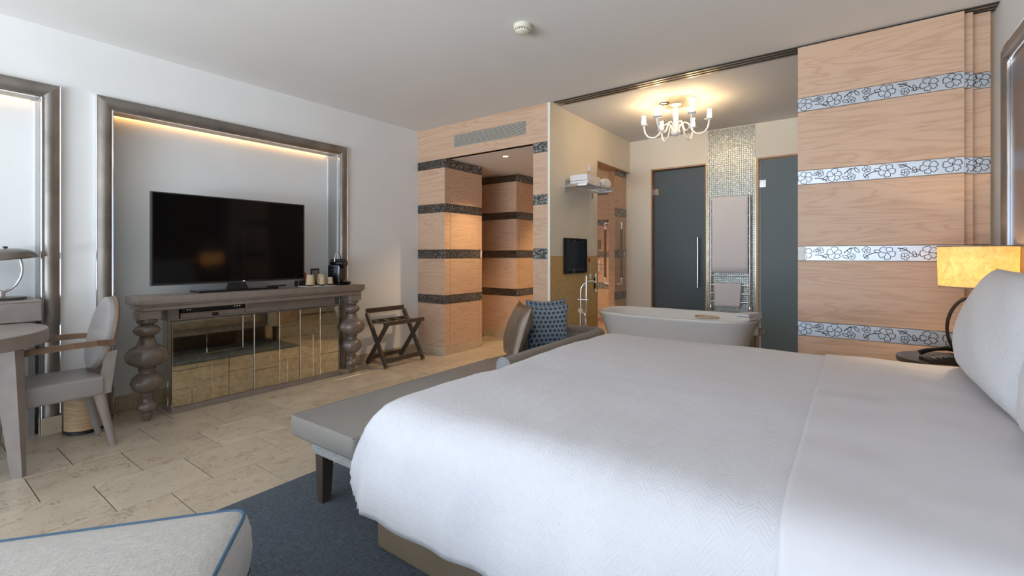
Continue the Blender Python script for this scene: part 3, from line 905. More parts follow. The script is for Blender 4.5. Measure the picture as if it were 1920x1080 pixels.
tray = tag(build('serving_tray', sbox(-4.238, -4.075, 2.36, 2.66, CT + .0005, CT + .006, .002, 1), 'white'), 'white paper tray mat under the upturned cups', 'tray')
def cup(x, y, s, label):
    t = thing('paper_cup', label, 'cup', (x, y, CT + .0062), group='upturned paper cups beside coffee machine')
    build('cup_body', MB().lathe([(.041 * s, .013), (.0415 * s, .016), (.031 * s, .098 * s), (.029 * s, .1 * s)], (0, 0, 0), 24), 'cup', t, 40, local=True)
    build('base_rim', MB().lathe([(.029 * s, .1 * s + .0002), (.031 * s, .1 * s + .004), (.029 * s, .1 * s + .0055)], (0, 0, 0), 24), 'white', t, 40, local=True)
    build('saucer', MB().lathe([(.022 * s, 0), (.040 * s, .006), (.044 * s, .012), (.042 * s, .0125)], (0, 0, 0), 24), 'blackgloss', t, 40, local=True)
cup(-4.13, 2.425, 1.0, 'tall kraft paper cup nearest the television')
cup(-4.19, 2.575, 1.0, 'tall kraft paper cup standing behind a shorter one')
cup(-4.11, 2.535, .72, 'short kraft paper cup in front of a tall one')
cup(-4.12, 2.625, .72, 'short kraft paper cup nearest the coffee machine')
bt = thing('capsule_box', 'low black capsule box with red packets right of the television', 'box', (-4.28, 2.46, CT))
build('box_body', sbox(-4.325, -4.245, 2.375, 2.53, CT + .001, CT + .055, .004, 1), 'black', bt)
build('red_packet', MB().box(-4.31, -4.29, 2.44, 2.475, CT + .056, CT + .13, .004, 1), 'red', bt)
build('red_packet', MB().box(-4.275, -4.255, 2.452, 2.49, CT + .056, CT + .085, .004, 1), 'red', bt)
fr = thing('picture_stand', 'small black framed card standing behind the paper cups', 'card', (-4.316, 2.583, CT), 0)
build('frame', MB().box(-.006, .006, -.045, .045, .0005, .165, .002, 1), 'black', fr, local=True)
build('card', sbox(.0062, .0075, -.033, .033, .03, .15), plain('grey_pink_card', (.22, .15, .13), .5), fr, local=True)

# ================================================================== LUGGAGE RACK
lr = thing('luggage_rack', 'dark wooden folding luggage rack with X legs beside the console table', 'luggage rack', (-4.15, 3.45, 0))
xf, xb = -3.965, -4.325
for y in (3.18, 3.70):
    s_ = 1 if y < 3.4 else -1
    build('leg', MB().bar((xf, y, 0.012), (xb + .03, y, .56), .026, .042, (0, 1, 0)), 'darkwood', lr)
    build('leg', MB().bar((xb, y + .028 * s_, .012), (xf - .01, y + .028 * s_, .475), .026, .042, (0, 1, 0)), 'darkwood', lr)
    build('pivot', MB().tube([(-4.148, y - .02, .273), (-4.148, y + .048, .273)] if s_ > 0 else [(-4.148, y - .048, .273), (-4.148, y + .02, .273)], .006, 8), 'steel', lr)
build('top_rail', MB().bar((xf - .012, 3.16, .468), (xf - .012, 3.72, .468), .022, .04, (1, 0, 0)), 'darkwood', lr)
build('top_rail', MB().bar((xb + .065, 3.18, .468), (xb + .065, 3.70, .468), .022, .04, (1, 0, 0)), 'darkwood', lr)
build('back_rail', MB().bar((xb + .02, 3.18, .585), (xb + .02, 3.70, .585), .022, .05, (1, 0, 0)), 'darkwood', lr)
build('stretcher', MB().bar((xf - .03, 3.19, .075), (xf - .03, 3.69, .075), .02, .045, (1, 0, 0)), 'darkwood', lr)
build('stretcher', MB().bar((xb + .03, 3.21, .075), (xb + .03, 3.67, .075), .02, .045, (1, 0, 0)), 'darkwood', lr)
for k in range(4):
    y = 3.24 + k * .14
    pts = [(xf - .01 - (xf - .02 - xb - .065) * t, y, .482 - .022 * math.sin(PI * t)) for t in [i / 8 for i in range(9)]]
    mb = MB(); vs = []
    for p in pts:
        vs += [(p[0], y - .03, p[2]), (p[0], y + .03, p[2]), (p[0], y + .03, p[2] + .004), (p[0], y - .03, p[2] + .004)]
    fs = []
    for i in range(8):
        for q in range(4): fs.append((i * 4 + q, i * 4 + (q + 1) % 4, i * 4 + 4 + (q + 1) % 4, i * 4 + 4 + q))
    fs += [(0, 1, 2, 3), (35, 34, 33, 32)]
    build('webbing_strap', mb.add(vs, fs), 'darkwood', lr)

# ================================================================== DESK, LAMP, ROUND TABLE, ARMCHAIR, BIN
dk = thing('wall_desk', 'taupe wall desk with deep apron in the niche at the left edge', 'desk', (-4.36, -.2, .78))
build('desk_top', sbox(-4.533, -4.18, -1.05, .6335, .90, .915, .003, 1), 'greywood', dk)
build('apron', sbox(-4.53, -4.182, -1.05, .632, .78, .8995, .003, 1), 'greywood', dk)
build('side_support', sbox(-4.53, -4.40, .60, .63, .0, .7795), 'greywood', dk)
dl = thing('desk_lamp', 'gunmetal dome desk lamp with a curved arm on the wall desk', 'lamp', (-4.34, .47, .915))
bx, by = -4.34, .47
build('base', MB().lathe([(.115, .0005), (.118, .012), (.112, .018), (.035, .022), (.0, .022)], (bx, by, .915), 36), 'lampmetal', dl, 40)
build('stem_socket', MB().lathe([(.022, .0225), (.022, .058), (.016, .062), (.0, .062)], (bx, by + .0, .915), 20), 'chrome', dl, 40)
arc = []
for k in range(17):
    a = -PI / 2 + k / 16 * (PI * .80)
    arc.append((bx + .0, by - .005 + .10 * math.cos(a), .965 + .145 + .145 * math.sin(a)))
build('arm', MB().tube(arc, .0075, 10), 'chrome', dl, 60)
sh = MB().lathe([(.175, 0), (.178, .004), (.165, .03), (.13, .052), (.08, .066), (.03, .071), (.0, .072), (.0, .068), (.08, .060), (.13, .045), (.163, .022)], (0, 0, 0), 40, cap=False)
sh.v = [(bx + x, by + .0 + y * .96 + z * .12, 1.168 + z + y * .10) for x, y, z in sh.v]
shd = build('shade', sh, 'lampmetal', dl, 40)
build('switch_knob', MB().lathe([(.006, 0), (.012, .004), (.012, .012), (.0, .014)], (bx, by + .02, 1.2415), 14), 'black', shd, 40)

TCX, TCY, TZ = -3.93, .066, .775
rt = thing('round_table', 'round taupe table with tapered legs, cut off by the left edge', 'table', (TCX, TCY, 0))
build('table_top', MB().lathe([(.546, TZ - .075), (.55, TZ - .073), (.55, TZ - .003), (.547, TZ), (0, TZ)], (TCX, TCY, 0), 72, cap=False).lathe([(0, TZ - .075), (.546, TZ - .075)], (TCX, TCY, 0), 72, cap=False), 'greywood', rt, 35)
for k in range(4):
    a = k * PI / 2
    ox, oy = .295 * math.cos(a) - .394 * math.sin(a), .295 * math.sin(a) + .394 * math.cos(a)
    tx, ty = ox * .90, oy * .90
    rotv = math.atan2(oy, ox)
    mb = MB()
    vs = []
    for (cx_, cy_, cz_, hw) in ((tx, ty, TZ - .0755, .052), (ox, oy, 0, .024)):
        for i, j in ((-1, -1), (1, -1), (1, 1), (-1, 1)):
            dx, dy = hw * i, hw * .7 * j
            vs.append((TCX + cx_ + dx * math.cos(rotv) - dy * math.sin(rotv), TCY + cy_ + dx * math.sin(rotv) + dy * math.cos(rotv), cz_))
    mb.add(vs, [(0, 1, 2, 3), (7, 6, 5, 4), (0, 4, 5, 1), (1, 5, 6, 2), (2, 6, 7, 3), (3, 7, 4, 0)])
    build('leg', mb, 'greywood', rt)

ac = thing('armchair', 'grey armchair with oval padded back drawn up to the round table', 'chair', (-3.94, .63, 0))
AX, AW = -3.94, .235
# seat: slightly wedge shaped upholstered block
seat = MB()
bm = bmesh.new(); bmesh.ops.create_cube(bm, size=1)
for v in bm.verts:
    y = .375 + (v.co.y + .5) * .47
    wd = .222 if v.co.y < 0 else .200
    v.co = Vector((AX + v.co.x * 2 * wd, y, .335 + (v.co.z + .5) * .115))
bmesh.ops.bevel(bm, geom=bm.edges[:], offset=.018, segments=3, profile=.5, affect='EDGES')
seat.bm(bm)
build('seat', seat, 'padgrey', ac, 50)
def oval_disc(cz, rx, rz, y, th, tilt, dome):
    mb = MB(); seg = 40; rings = [(1.0, -th / 2), (1.015, -th / 4), (1.02, 0), (1.015, th / 4), (1.0, th / 2)]
    fr_ = [(.9, th / 2 + dome * .35), (.7, th / 2 + dome * .7), (.4, th / 2 + dome * .93), (.12, th / 2 + dome)]
    allr = [(r_, -d_) for r_, d_ in reversed(fr_)] + rings + fr_
    vs = []
    for r_, d_ in allr:
        for k in range(seg):
            a = 2 * PI * k / seg
            xx, zz = rx * r_ * math.cos(a), rz * r_ * math.sin(a)
            vs.append((AX + xx, y + d_ * math.cos(tilt) + (zz) * math.sin(tilt), cz + zz * math.cos(tilt) - d_ * math.sin(tilt)))
    fs = []
    n = len(allr)
    for j in range(n - 1):
        for k in range(seg):
            q = (k + 1) % seg
            fs.append((j * seg + k, j * seg + q, (j + 1) * seg + q, (j + 1) * seg + k))
    fs += [tuple(reversed(range(seg))), tuple((n - 1) * seg + k for k in range(seg))]
    return mb.add(vs, fs)
build('back_pad', oval_disc(.70, .205, .225, .868, .040, R(12), .012), 'padgrey', ac, 60)
build('back_rim', oval_disc(.70, .213, .233, .886, .018, R(12), .0), 'browntrim', ac, 60)
for s_ in (-1, 1):
    x = AX + s_ * .166
    build('back_post', MB().taper((AX + s_ * .175, .880, .60), (x, .845, .34), (.035, .05), (.045, .06)), 'greywood', ac)
    build('back_leg', MB().tube([(x, .822, .345), (x + s_ * .0, .893, 0)], [.030, .017], 16), 'greywood', ac, 60)
    fx = AX + s_ * .205
    build('front_leg', MB().tube([(fx - s_ * .01, .395, .345), (fx, .372, 0)], [.026, .016], 14), 'greywood', ac, 60)
    arm = [(AX + s_ * .205, .885, .655), (AX + s_ * .222, .80, .662), (AX + s_ * .226, .70, .662), (AX + s_ * .218, .58, .656), (AX + s_ * .200, .455, .644)]
    mb = MB()
    for i in range(len(arm) - 1): mb.bar(arm[i], arm[i + 1], .034, .030, (0, 0, 1))
    build('armrest', mb, 'browntrim', ac)
    build('arm_post', MB().taper((AX + s_ * .200, .462, .632), (AX + s_ * .202, .475, .43), (.026, .04), (.03, .05)), 'greywood', ac)

bn = thing('waste_bin', 'pale beech cylinder waste bin behind the armchair', 'waste bin', (-4.255, .852, 0))
build('bin_wall', MB().lathe([(.103, .022), (.105, .024), (.107, .30), (.105, .302), (.099, .300), (.095, .03), (0, .03)], (-4.255, .852, 0), 40, cap=False), 'binwood', bn, 40)
build('base_ring', MB().lathe([(.105, 0), (.109, .004), (.108, .018), (.100, .0215), (0, .0215)], (-4.255, .852, 0), 40), 'black', bn, 40)

# ================================================================== RUG, CHAISE, OTTOMAN
tag(build('area_rug', sbox(-2.395, .55, .08, 3.33, .0003, .012, .004, 1), 'rug'), 'dark blue-grey rug under the bed and chaise', 'rug')

ch = thing('chaise_lounge', 'long taupe leather chaise with tweed base at the foot of the bed', 'chaise longue', (-1.95, 2.2, .0125))
def round_poly(pts, rads, n=6):
    out = []
    k = len(pts)
    for i in range(k):
        p = Vector(pts[i]); a = (Vector(pts[i - 1]) - p).normalized(); b_ = (Vector(pts[(i + 1) % k]) - p).normalized()
        r = rads[i]
        if r <= 0: out.append(tuple(p)); continue
        p0, p1 = p + a * r, p + b_ * r
        for j in range(n + 1):
            t = j / n
            out.append(tuple(p0 * (1 - t) ** 2 + p * 2 * t * (1 - t) + p1 * t ** 2))
    return out
def slab(poly, z0, z1, rz=.012):
    """prism with softly rolled top and bottom edges"""
    def inset(pl, d):
        n = len(pl); o = []
        c = Vector((sum(p[0] for p in pl) / n, sum(p[1] for p in pl) / n))
        for i in range(n):
            p = Vector(pl[i]); t = (Vector(pl[(i + 1) % n]) - Vector(pl[i - 1])).normalized()
            nn = Vector((-t.y, t.x))
            if nn.dot(c - p) < 0: nn = -nn
            o.append(tuple(p + nn * d))
        return o
    levels = [(z0, rz), (z0 + rz * .3, rz * .3), (z0 + rz, 0), (z1 - rz, 0), (z1 - rz * .3, rz * .3), (z1, rz)]
    vs = []; n = len(poly)
    for z, d in levels: vs += [(x, y, z) for x, y in inset(poly, d)]
    fs = [tuple(reversed(range(n))), tuple((len(levels) - 1) * n + i for i in range(n))]
    for j in range(len(levels) - 1):
        for i in range(n):
            q = (i + 1) % n
            fs.append((j * n + i, j * n + q, (j + 1) * n + q, (j + 1) * n + i))
    return MB().add(vs, fs)
SX0, SX1 = -2.165, -1.665
P_seat = round_poly([(SX0, 1.165), (SX1, 1.165), (SX1, 2.215), (-1.760, 2.215), (-1.760, 3.46), (-1.805, 3.47), (SX0, 2.95)], [.025, .025, .01, .01, .02, .03, .26])
build('seat_cushion', slab(P_seat, .345, .440), 'leather', ch, 50)
build('seat_piping', MB().tube([(SX0 + .006, 1.172, .4375), (SX1 - .006, 1.172, .4375)], .004, 8).tube([(SX0 + .0065, 1.178, .4375), (SX0 + .0065, 2.68, .4375)], .004, 8), 'leather', ch, 60)
P_base = round_poly([(SX0 + .075, 1.225), (SX1 - .03, 1.225), (SX1 - .03, 2.20), (SX1 - .105, 2.20), (SX1 - .105, 3.40), (SX1 - .16, 3.41), (SX0 + .075, 2.85)], [.03, .03, .01, .01, .02, .03, .2])
build('base', slab(P_base, .262, .3445, .01), 'grey_lit_fab', ch, 50)
for x, y in ((SX0 + .105, 1.285), (SX1 - .05, 1.52), (SX0 + .13, 2.70), (SX1 - .155, 3.28)):
    build('leg', MB().taper((x, y, .2615), (x - .008 if x < -1.9 else x + .004, y, .0125), .062, .045), 'darkwood', ch)
# wrap-around back rail
path = [(-1.672, 2.20), (-1.672, 2.45), (-1.672, 2.75), (-1.672, 3.05), (-1.672, 3.30), (-1.674, 3.46), (-1.690, 3.535), (-1.735, 3.555), (-1.790, 3.515), (-1.90, 3.375), (-2.02, 3.222), (-2.13, 3.083), (-2.205, 2.988)]
tops = [.600, .602, .604, .606, .608, .610, .612, .614, .62, .635, .655, .675, .69]
bots = [.345] * 5 + [.33] * 2 + [.30] * 6
mb = MB(); vs = []
SEC = []
for k in range(9):
    a = PI * k / 8
    SEC.append((.052 * math.cos(a), .052 * math.sin(a)))
npth = len(path)
for i, (x, y) in enumerate(path):
    a = Vector(path[max(0, i - 1)]); c = Vector(path[min(npth - 1, i + 1)])
    t = (c - a).normalized(); nn = Vector((t.y, -t.x))
    zt = tops[i] - .052
    # outer bottom, arc over, inner bottom
    ring = [(x + nn.x * .052, y + nn.y * .052, bots[i])] + [(x + nn.x * o_, y + nn.y * o_, zt + q_) for o_, q_ in SEC] + [(x - nn.x * .052, y - nn.y * .052, bots[i])]
    vs += ring
m_ = 11
fs = []
for i in range(npth - 1):
    for k in range(m_):
        q = (k + 1) % m_
        fs.append((i * m_ + k, i * m_ + q, (i + 1) * m_ + q, (i + 1) * m_ + k))
fs += [tuple(range(m_)), tuple((npth - 1) * m_ + k for k in reversed(range(m_)))]
# seat is cut where the rail runs: the rail's inner face stands just outside the seat
mb.add([(x, y, z) for x, y, z in vs], fs)
# shift the rail outwards so that it hugs the cushion
bk = build('back_rail', mb.shift((-.028, .04, -.02)), 'brown_shade_fab', ch, 50)  # shade on the bed side put into the colour as browner tweed
i0 = [vs[k] for k in range(m_)]
build('end_piping', MB().tube([(p[0] - .028, p[1] + .037, p[2] - .02) for p in i0], .005, 8), 'grey_lit_fab', ch, 60)
build('end_panel_lit', MB().add([(p[0] - .028, p[1] + .039, p[2] - .02) for p in i0] + [(p[0] - .028, p[1] + .0355, p[2] - .02) for p in i0], [tuple(range(m_)), tuple(range(m_, 2 * m_))] + [(k, (k + 1) % m_, m_ + (k + 1) % m_, m_ + k) for k in range(m_)]), 'grey_lit_fab', ch)  # window light on the rail end put in as paler tweed
la, lb = Vector((-1.790, 3.503)), Vector((-2.187, 2.999)); ln = Vector((.786, -.618)) * .004
build('arm_lit_face', MB().add([(la.x, la.y, .30), (lb.x, lb.y, .30), (lb.x, lb.y, .61), (la.x, la.y, .545),
                              (la.x + ln.x, la.y + ln.y, .30), (lb.x + ln.x, lb.y + ln.y, .30), (lb.x + ln.x, lb.y + ln.y, .61), (la.x + ln.x, la.y + ln.y, .545)],
                             [(0, 1, 2, 3), (7, 6, 5, 4), (0, 4, 5, 1), (1, 5, 6, 2), (2, 6, 7, 3), (3, 7, 4, 0)]), 'grey_lit_fab', ch)  # thin paler sheet paints window light on the arm's inner face

def cushion(w_, h_, th, nu=22, nv=22, pinch=.07, flange=0):
    """closed pillow; local x = width, z = height, y = thickness; uv over the face"""
    mb = MB(); uvs = []
    for side in (-1, 1):
        base = len(mb.v)
        vs = []
        for j in range(nv + 1):
            for i in range(nu + 1):
                u, v = 2 * i / nu - 1, 2 * j / nv - 1
                u = math.copysign(abs(u) ** .85, u); v = math.copysign(abs(v) ** .85, v)
                t = (max(0, 1 - abs(u) ** 2.6) * max(0, 1 - abs(v) ** 2.6)) ** .5
                x = w_ / 2 * u * (1 - pinch * (1 - v * v)); z = h_ / 2 * v * (1 - pinch * (1 - u * u))
                wr = .006 * math.sin(7 * u + 5 * v) * t
                vs.append((x, side * (th / 2 * t + wr + (0.0015 if t == 0 else 0)), z))
                uvs.append(((u + 1) / 2, (v + 1) / 2))
        fs = []
        for j in range(nv):
            for i in range(nu):
                q = (j * (nu + 1) + i, j * (nu + 1) + i + 1, (j + 1) * (nu + 1) + i + 1, (j + 1) * (nu + 1) + i)
                fs.append(q if side < 0 else tuple(reversed(q)))
        mb.add(vs, fs)
    n = (nu + 1) * (nv + 1)
    rim = [i for i in range(nu + 1)] + [j * (nu + 1) + nu for j in range(1, nv + 1)] + [nv * (nu + 1) + i for i in range(nu - 1, -1, -1)] + [j * (nu + 1) for j in range(nv - 1, 0, -1)]
    for a, b_ in zip(rim, rim[1:] + rim[:1]): mb.f.append((a, b_, b_ + n, a + n))
    return mb, uvs
def place_cushion(name, label, cat, w_, h_, th, mat, loc, rot, uvscale=1.0, group=None, pinch=.07, piping=None):
    mb, uvs = cushion(w_, h_, th, pinch=pinch)
    # stand the pillow on its lower edge
    mb.v = [(x, y, z + h_ / 2) for x, y, z in mb.v]
    t = build(name, mb, mat, None, 180)
    lay = t.data.uv_layers.new(name='UVMap')
    for lp in t.data.loops:
        u, v = uvs[lp.vertex_index]
        lay.data[lp.index].uv = (u * uvscale, v * uvscale * h_ / w_ if mat != 'bluedot' else v)
    t.location = loc; t.rotation_euler = rot
    tag(t, label, cat, group)
    if piping:
        pts = [(w_ / 2 * a * (1 - pinch * (1 - b_ * b_)), 0, h_ / 2 * b_ * (1 - pinch * (1 - a * a)) + h_ / 2) for a, b_ in
               [(x / 10, -1) for x in range(-10, 10)] + [(1, x / 10) for x in range(-10, 10)] + [(-x / 10, 1) for x in range(-10, 10)] + [(-1, -x / 10) for x in range(-10, 11)]]
        build('piping', MB().tube(pts, .0035, 6), piping, t, 60, local=True)
    return t
place_cushion('throw_cushion', 'bronze leather cushion leaning in the corner of the chaise', 'cushion', .46, .41, .14, 'brownleather', (-2.018, 2.722, .450), (R(-17), 0, R(-44)), piping='brownleather')
place_cushion('throw_cushion', 'blue dotted cushion nearest the bed on the chaise', 'cushion', .34, .37, .11, 'bluedot', (-1.883, 3.052, .450), (R(-7), 0, R(50)), group='blue dotted cushions', piping='piping', pinch=.11)
place_cushion('throw_cushion', 'blue dotted cushion half hidden behind the leather one', 'cushion', .33, .40, .09, 'bluedot', (-1.962, 3.157, .446), (R(-7), 0, R(52)), group='blue dotted cushions', piping='piping', pinch=.11)

# ottoman in the lower left corner, turned to the room
ot = thing('ottoman', 'pale grey linen ottoman with blue piping in the near left corner', 'ottoman', (-1.508, .688, .0125), math.atan2(-.61, .79))
# local x = e2 (away to the right), local y = -e1 direction
OL, OD, OH = .62, .86, .405
body = round_poly([(0, 0), (OL, 0), (OL, -OD), (0, -OD)], [.06] * 4, 5)
def otto_shell(zs):
    n = len(body); cx_, cy_ = OL / 2, -OD / 2
    vs = []
    for z, bulge in zs:
        for x, y in body:
            d = Vector((x - cx_, y - cy_)); L = d.length
            vs.append((x + d.x / L * bulge, y + d.y / L * bulge, z))
    fs = [tuple(reversed(range(n)))]
    for j in range(len(zs) - 1):
        for i in range(n): fs.append((j * n + i, j * n + (i + 1) % n, (j + 1) * n + (i + 1) % n, (j + 1) * n + i))
    return vs, fs, n
vs, fs, n_ = otto_shell([(.05, -.012), (.07, .0), (.16, .008), (.235, .010)])
fs.append(tuple(3 * n_ + i for i in range(n_)))
build('base', MB().add(vs, fs), 'ottofab', ot, 50, local=True)
vs, fs, n_ = otto_shell([(.2355, .006), (.242, .010), (.30, .018), (.36, .014), (.395, .004), (OH, -.008), (OH + .012, -.08), (OH + .020, -.20)])
fs.append(tuple(7 * n_ + i for i in range(n_)))
cu = build('cushion', MB().add(vs, fs), 'ottofab', ot, 60, local=True)
vs, fs, n_ = otto_shell([(OH, -.006)])
build('piping', MB().tube(vs + [vs[0]], .0055, 8), 'piping', cu, 60, local=True)
vs, fs, n_ = otto_shell([(.2352, .009)])
build('seam', MB().tube(vs + [vs[0]], .003, 6), 'seatgap', ot, 60, local=True)
for x, y in ((.07, -.07), (OL - .07, -.07), (.07, -OD + .07), (OL - .07, -OD + .07)):
    build('foot', MB().taper((x, y, .0495), (x, y, 0), .05, .04), 'darkwood', ot, local=True)

# ================================================================== BED
bed = thing('bed', 'king-size bed with brown leather base and white mattress', 'bed', (-.46, 2.24, .0125))
build('bed_base', MB().box(-1.56, .66, 1.20, 3.28, .0125, .27, .02, 3), 'bedleather', bed, 50)
build('mattress', MB().box(-1.47, .655, 1.29, 3.19, .271, .555, .05, 4), 'linen', bed, 50)

from mathutils import noise as mn
def drape(x0, x1, y0, y1, D, ztop, foot, nx_, ny_, prof, fold, seed, lift=0.0):
    """cloth over a box: falls at the near and far sides and, if foot, at the foot end"""
    def pf(d):
        for (d0, o0, z0), (d1, o1, z1) in zip(prof, prof[1:]):
            if d <= d1:
                t = (d - d0) / (d1 - d0); return o0 + (o1 - o0) * t, z0 + (z1 - z0) * t
        return prof[-1][1], prof[-1][2]
    A = [(x0 - D) + i * (x1 - x0 + D) / nx_ for i in range(nx_ + 1)] if foot else [x0 + i * (x1 - x0) / nx_ for i in range(nx_ + 1)]
    B = [(y0 - D) + j * (y1 - y0 + 2 * D) / ny_ for j in range(ny_ + 1)]
    vs = []; uvs = []
    for a in A:
        for b_ in B:
            dx = max(0, x0 - a) if foot else 0
            dy = (y0 - b_) if b_ < y0 else ((y1 - b_) if b_ > y1 else 0)
            d = max(dx, abs(dy))
            qx, qy = max(a, x0), min(max(b_, y0), y1)
            o_, zz = pf(d)
            n2_ = (abs(dx) ** 3.2 + abs(dy) ** 3.2) ** (1 / 3.2)
            if n2_ > 0: ux, uy = -dx / n2_, -dy / n2_
            else: ux = uy = 0
            per = a * abs(uy) + b_ * abs(ux)
            k = min(1, max(0, (d - .10) / .30))
            wv = fold * k * (math.sin(per * 23 + 2 * mn.noise((a * 3, b_ * 3, seed))) * .35 + 1.3 * mn.noise((a * 5 * abs(uy) + b_ * 5 * abs(ux), d * 1.2, seed)))
            z = ztop + zz + lift + .016 * mn.noise((a * 1.7, b_ * 1.7, seed + 3)) * (1 - k) + .005 * mn.noise((a * 6, b_ * 6, seed + 5))
            z += .022 * k * k * mn.noise((per * 2.6, 3.3, seed))
            vs.append((qx + ux * (o_ + wv + lift * min(1, d / .1)), qy + uy * (o_ + wv + lift * min(1, d / .1)), z)); uvs.append((a, b_))
    nB = ny_ + 1
    fs = [(i * nB + j, i * nB + j + 1, (i + 1) * nB + j + 1, (i + 1) * nB + j) for i in range(nx_) for j in range(ny_)]
    return MB().add(vs, fs), uvs
PR = [(0, 0, 0), (.05, .050, -.003), (.10, .095, -.014), (.14, .128, -.032), (.18, .156, -.060), (.22, .178, -.095), (.27, .196, -.145), (.33, .212, -.205), (.40, .224, -.275), (.47, .226, -.345), (.53, .218, -.400)]
def cloth(name, mb, uvs, mat, label, cat, th):
    o = build(name, mb, mat, None, 180)
    lay = o.data.uv_layers.new(name='UVMap')
    for lp in o.data.loops: lay.data[lp.index].uv = uvs[lp.vertex_index]
    # recalculated normals can point down on an open sheet
    if sum(p.normal.z for p in o.data.polygons) < 0: o.data.flip_normals()
    so = o.modifiers.new('thickness', 'SOLIDIFY'); so.thickness = th; so.offset = -1
    return tag(o, label, cat)
mb, uv_ = drape(-1.395, -.09, 1.295, 3.185, .53, .630, True, 90, 120, PR, .021, 1.0)
cloth('duvet', mb, uv_, 'duvet', 'white herringbone duvet hanging over the foot and side of the bed', 'duvet', .014)
mb, uv_ = drape(-.13, .645, 1.295, 3.185, .53, .6315, False, 60, 120, PR, .021, 1.0, .0070)
cloth('top_sheet', mb, uv_, 'linen', 'smooth white top sheet folded over the duvet below the pillows', 'sheet', .003)
place_cushion('bed_pillow', 'large white herringbone pillow at the far side, in front of the lamp', 'pillow', 1.02, .50, .23, 'pillowcase', (.430, 2.70, .652), (R(-15), 0, R(-90)), 1.0, 'bed pillows', .035)
place_cushion('bed_pillow', 'large white pillow at the near side, cut off by the right edge', 'pillow', .98, .50, .23, 'pillowcase', (.43, 1.64, .652), (R(-15), 0, R(-90)), 1.0, 'bed pillows', .035)

# ================================================================== BEDSIDE TABLE, PHONE, LAMP
NX, NY, NZ = .432, 3.66, .60
ns = thing('nightstand', 'round dark wooden bedside table between bed and sliding panels', 'bedside table', (NX, NY, 0))
build('table_top', MB().lathe([(.218, NZ - .032), (.225, NZ - .028), (.225, NZ - .004), (.221, NZ), (0, NZ)], (NX, NY, 0), 56, cap=False).lathe([(0, NZ - .032), (.218, NZ - .032)], (NX, NY, 0), 56, cap=False), 'darkwood', ns, 35)
build('drum', MB().lathe([(.19, .0), (.195, .01), (.195, NZ - .033)], (NX, NY, 0), 48), 'darkwood', ns, 35)
LX, LY = .53, 3.47
bl = thing('bedside_lamp', 'lit bedside lamp with parchment drum shade and bronze loop stem', 'lamp', (LX + .02, LY + .13, NZ))
shade_mb = MB().lathe([(.152, 1.030), (.1535, 1.030), (.158, 1.245), (.1565, 1.245), (.152, 1.03)], (LX, LY, 0), 56, cap=False)
shd = build('lamp_shade', shade_mb, 'shade', bl, 40)
build('shade_rim', MB().lathe([(.1545, 1.243), (.1590, 1.243), (.1590, 1.249), (.1545, 1.249), (.1545, 1.243)], (LX, LY, 0), 56, cap=False), 'brown_shade_fab', shd)
build('shade_rim', MB().lathe([(.1505, 1.026), (.1545, 1.026), (.1545, 1.032), (.1505, 1.032), (.1505, 1.026)], (LX, LY, 0), 56, cap=False), 'brown_shade_fab', shd)
build('lamp_base', MB().lathe([(.085, .0005), (.088, .006), (.085, .014), (0, .016)], (LX + .02, LY + .13, NZ), 36), 'bronze', bl, 40)
arc = []
for k in range(21):
    a = R(262) - R(172) * k / 20
    arc.append((LX + .01 + .165 * math.cos(a) * .72, LY + .13 - .13 * k / 20, .80 + .185 * math.sin(a)))
arc = [(LX + .02, LY + .13, NZ + .014)] + arc + [(LX, LY, 1.06)]
build('loop_stem', MB().tube(arc, .008, 12), 'bronze', bl, 60)
build('bulb', MB().lathe([(.012, 0), (.016, .008), (.020, .018), (.020, .024), (.014, .032), (.006, .036), (0, .037)], (LX, LY, 1.062), 20), 'bulb', bl, 60)
build('socket', MB().lathe([(.016, 1.045), (.016, 1.0615)], (LX, LY, 0), 16), 'bronze', bl, 60)
point('bedside_bulb', (LX, LY, 1.135), 6.5, (1.0, .76, .47), .03)
ph = thing('telephone', 'black telephone on the bedside table behind the pillow', 'telephone', (.395, 3.53, NZ), R(-70))
build('body', MB().add([(-.075, -.09, .001), (.075, -.09, .001), (.075, .09, .001), (-.075, .09, .001), (-.075, -.09, .022), (.075, -.09, .022), (.075, .09, .055), (-.075, .09, .055)],
      [(3, 2, 1, 0), (4, 5, 6, 7), (0, 1, 5, 4), (1, 2, 6, 5), (2, 3, 7, 6), (3, 0, 4, 7)]), 'black', ph, local=True)
build('handset', MB().tube([(-.055, -.095, .048), (-.055, -.06, .064), (-.055, .0, .078), (-.055, .06, .086), (-.055, .095, .082)], [.018, .016, .012, .016, .018], 12), 'blackgloss', ph, 60, local=True)
for i in range(4):
    for j in range(3):
        build('key', sbox(-.008 + j * .024, .008 + j * .024, -.065 + i * .03, -.05 + i * .03, .032 + i * .0055, .037 + i * .0055), 'jamb', ph, local=True)
ph.scale = (.82, .82, .82)

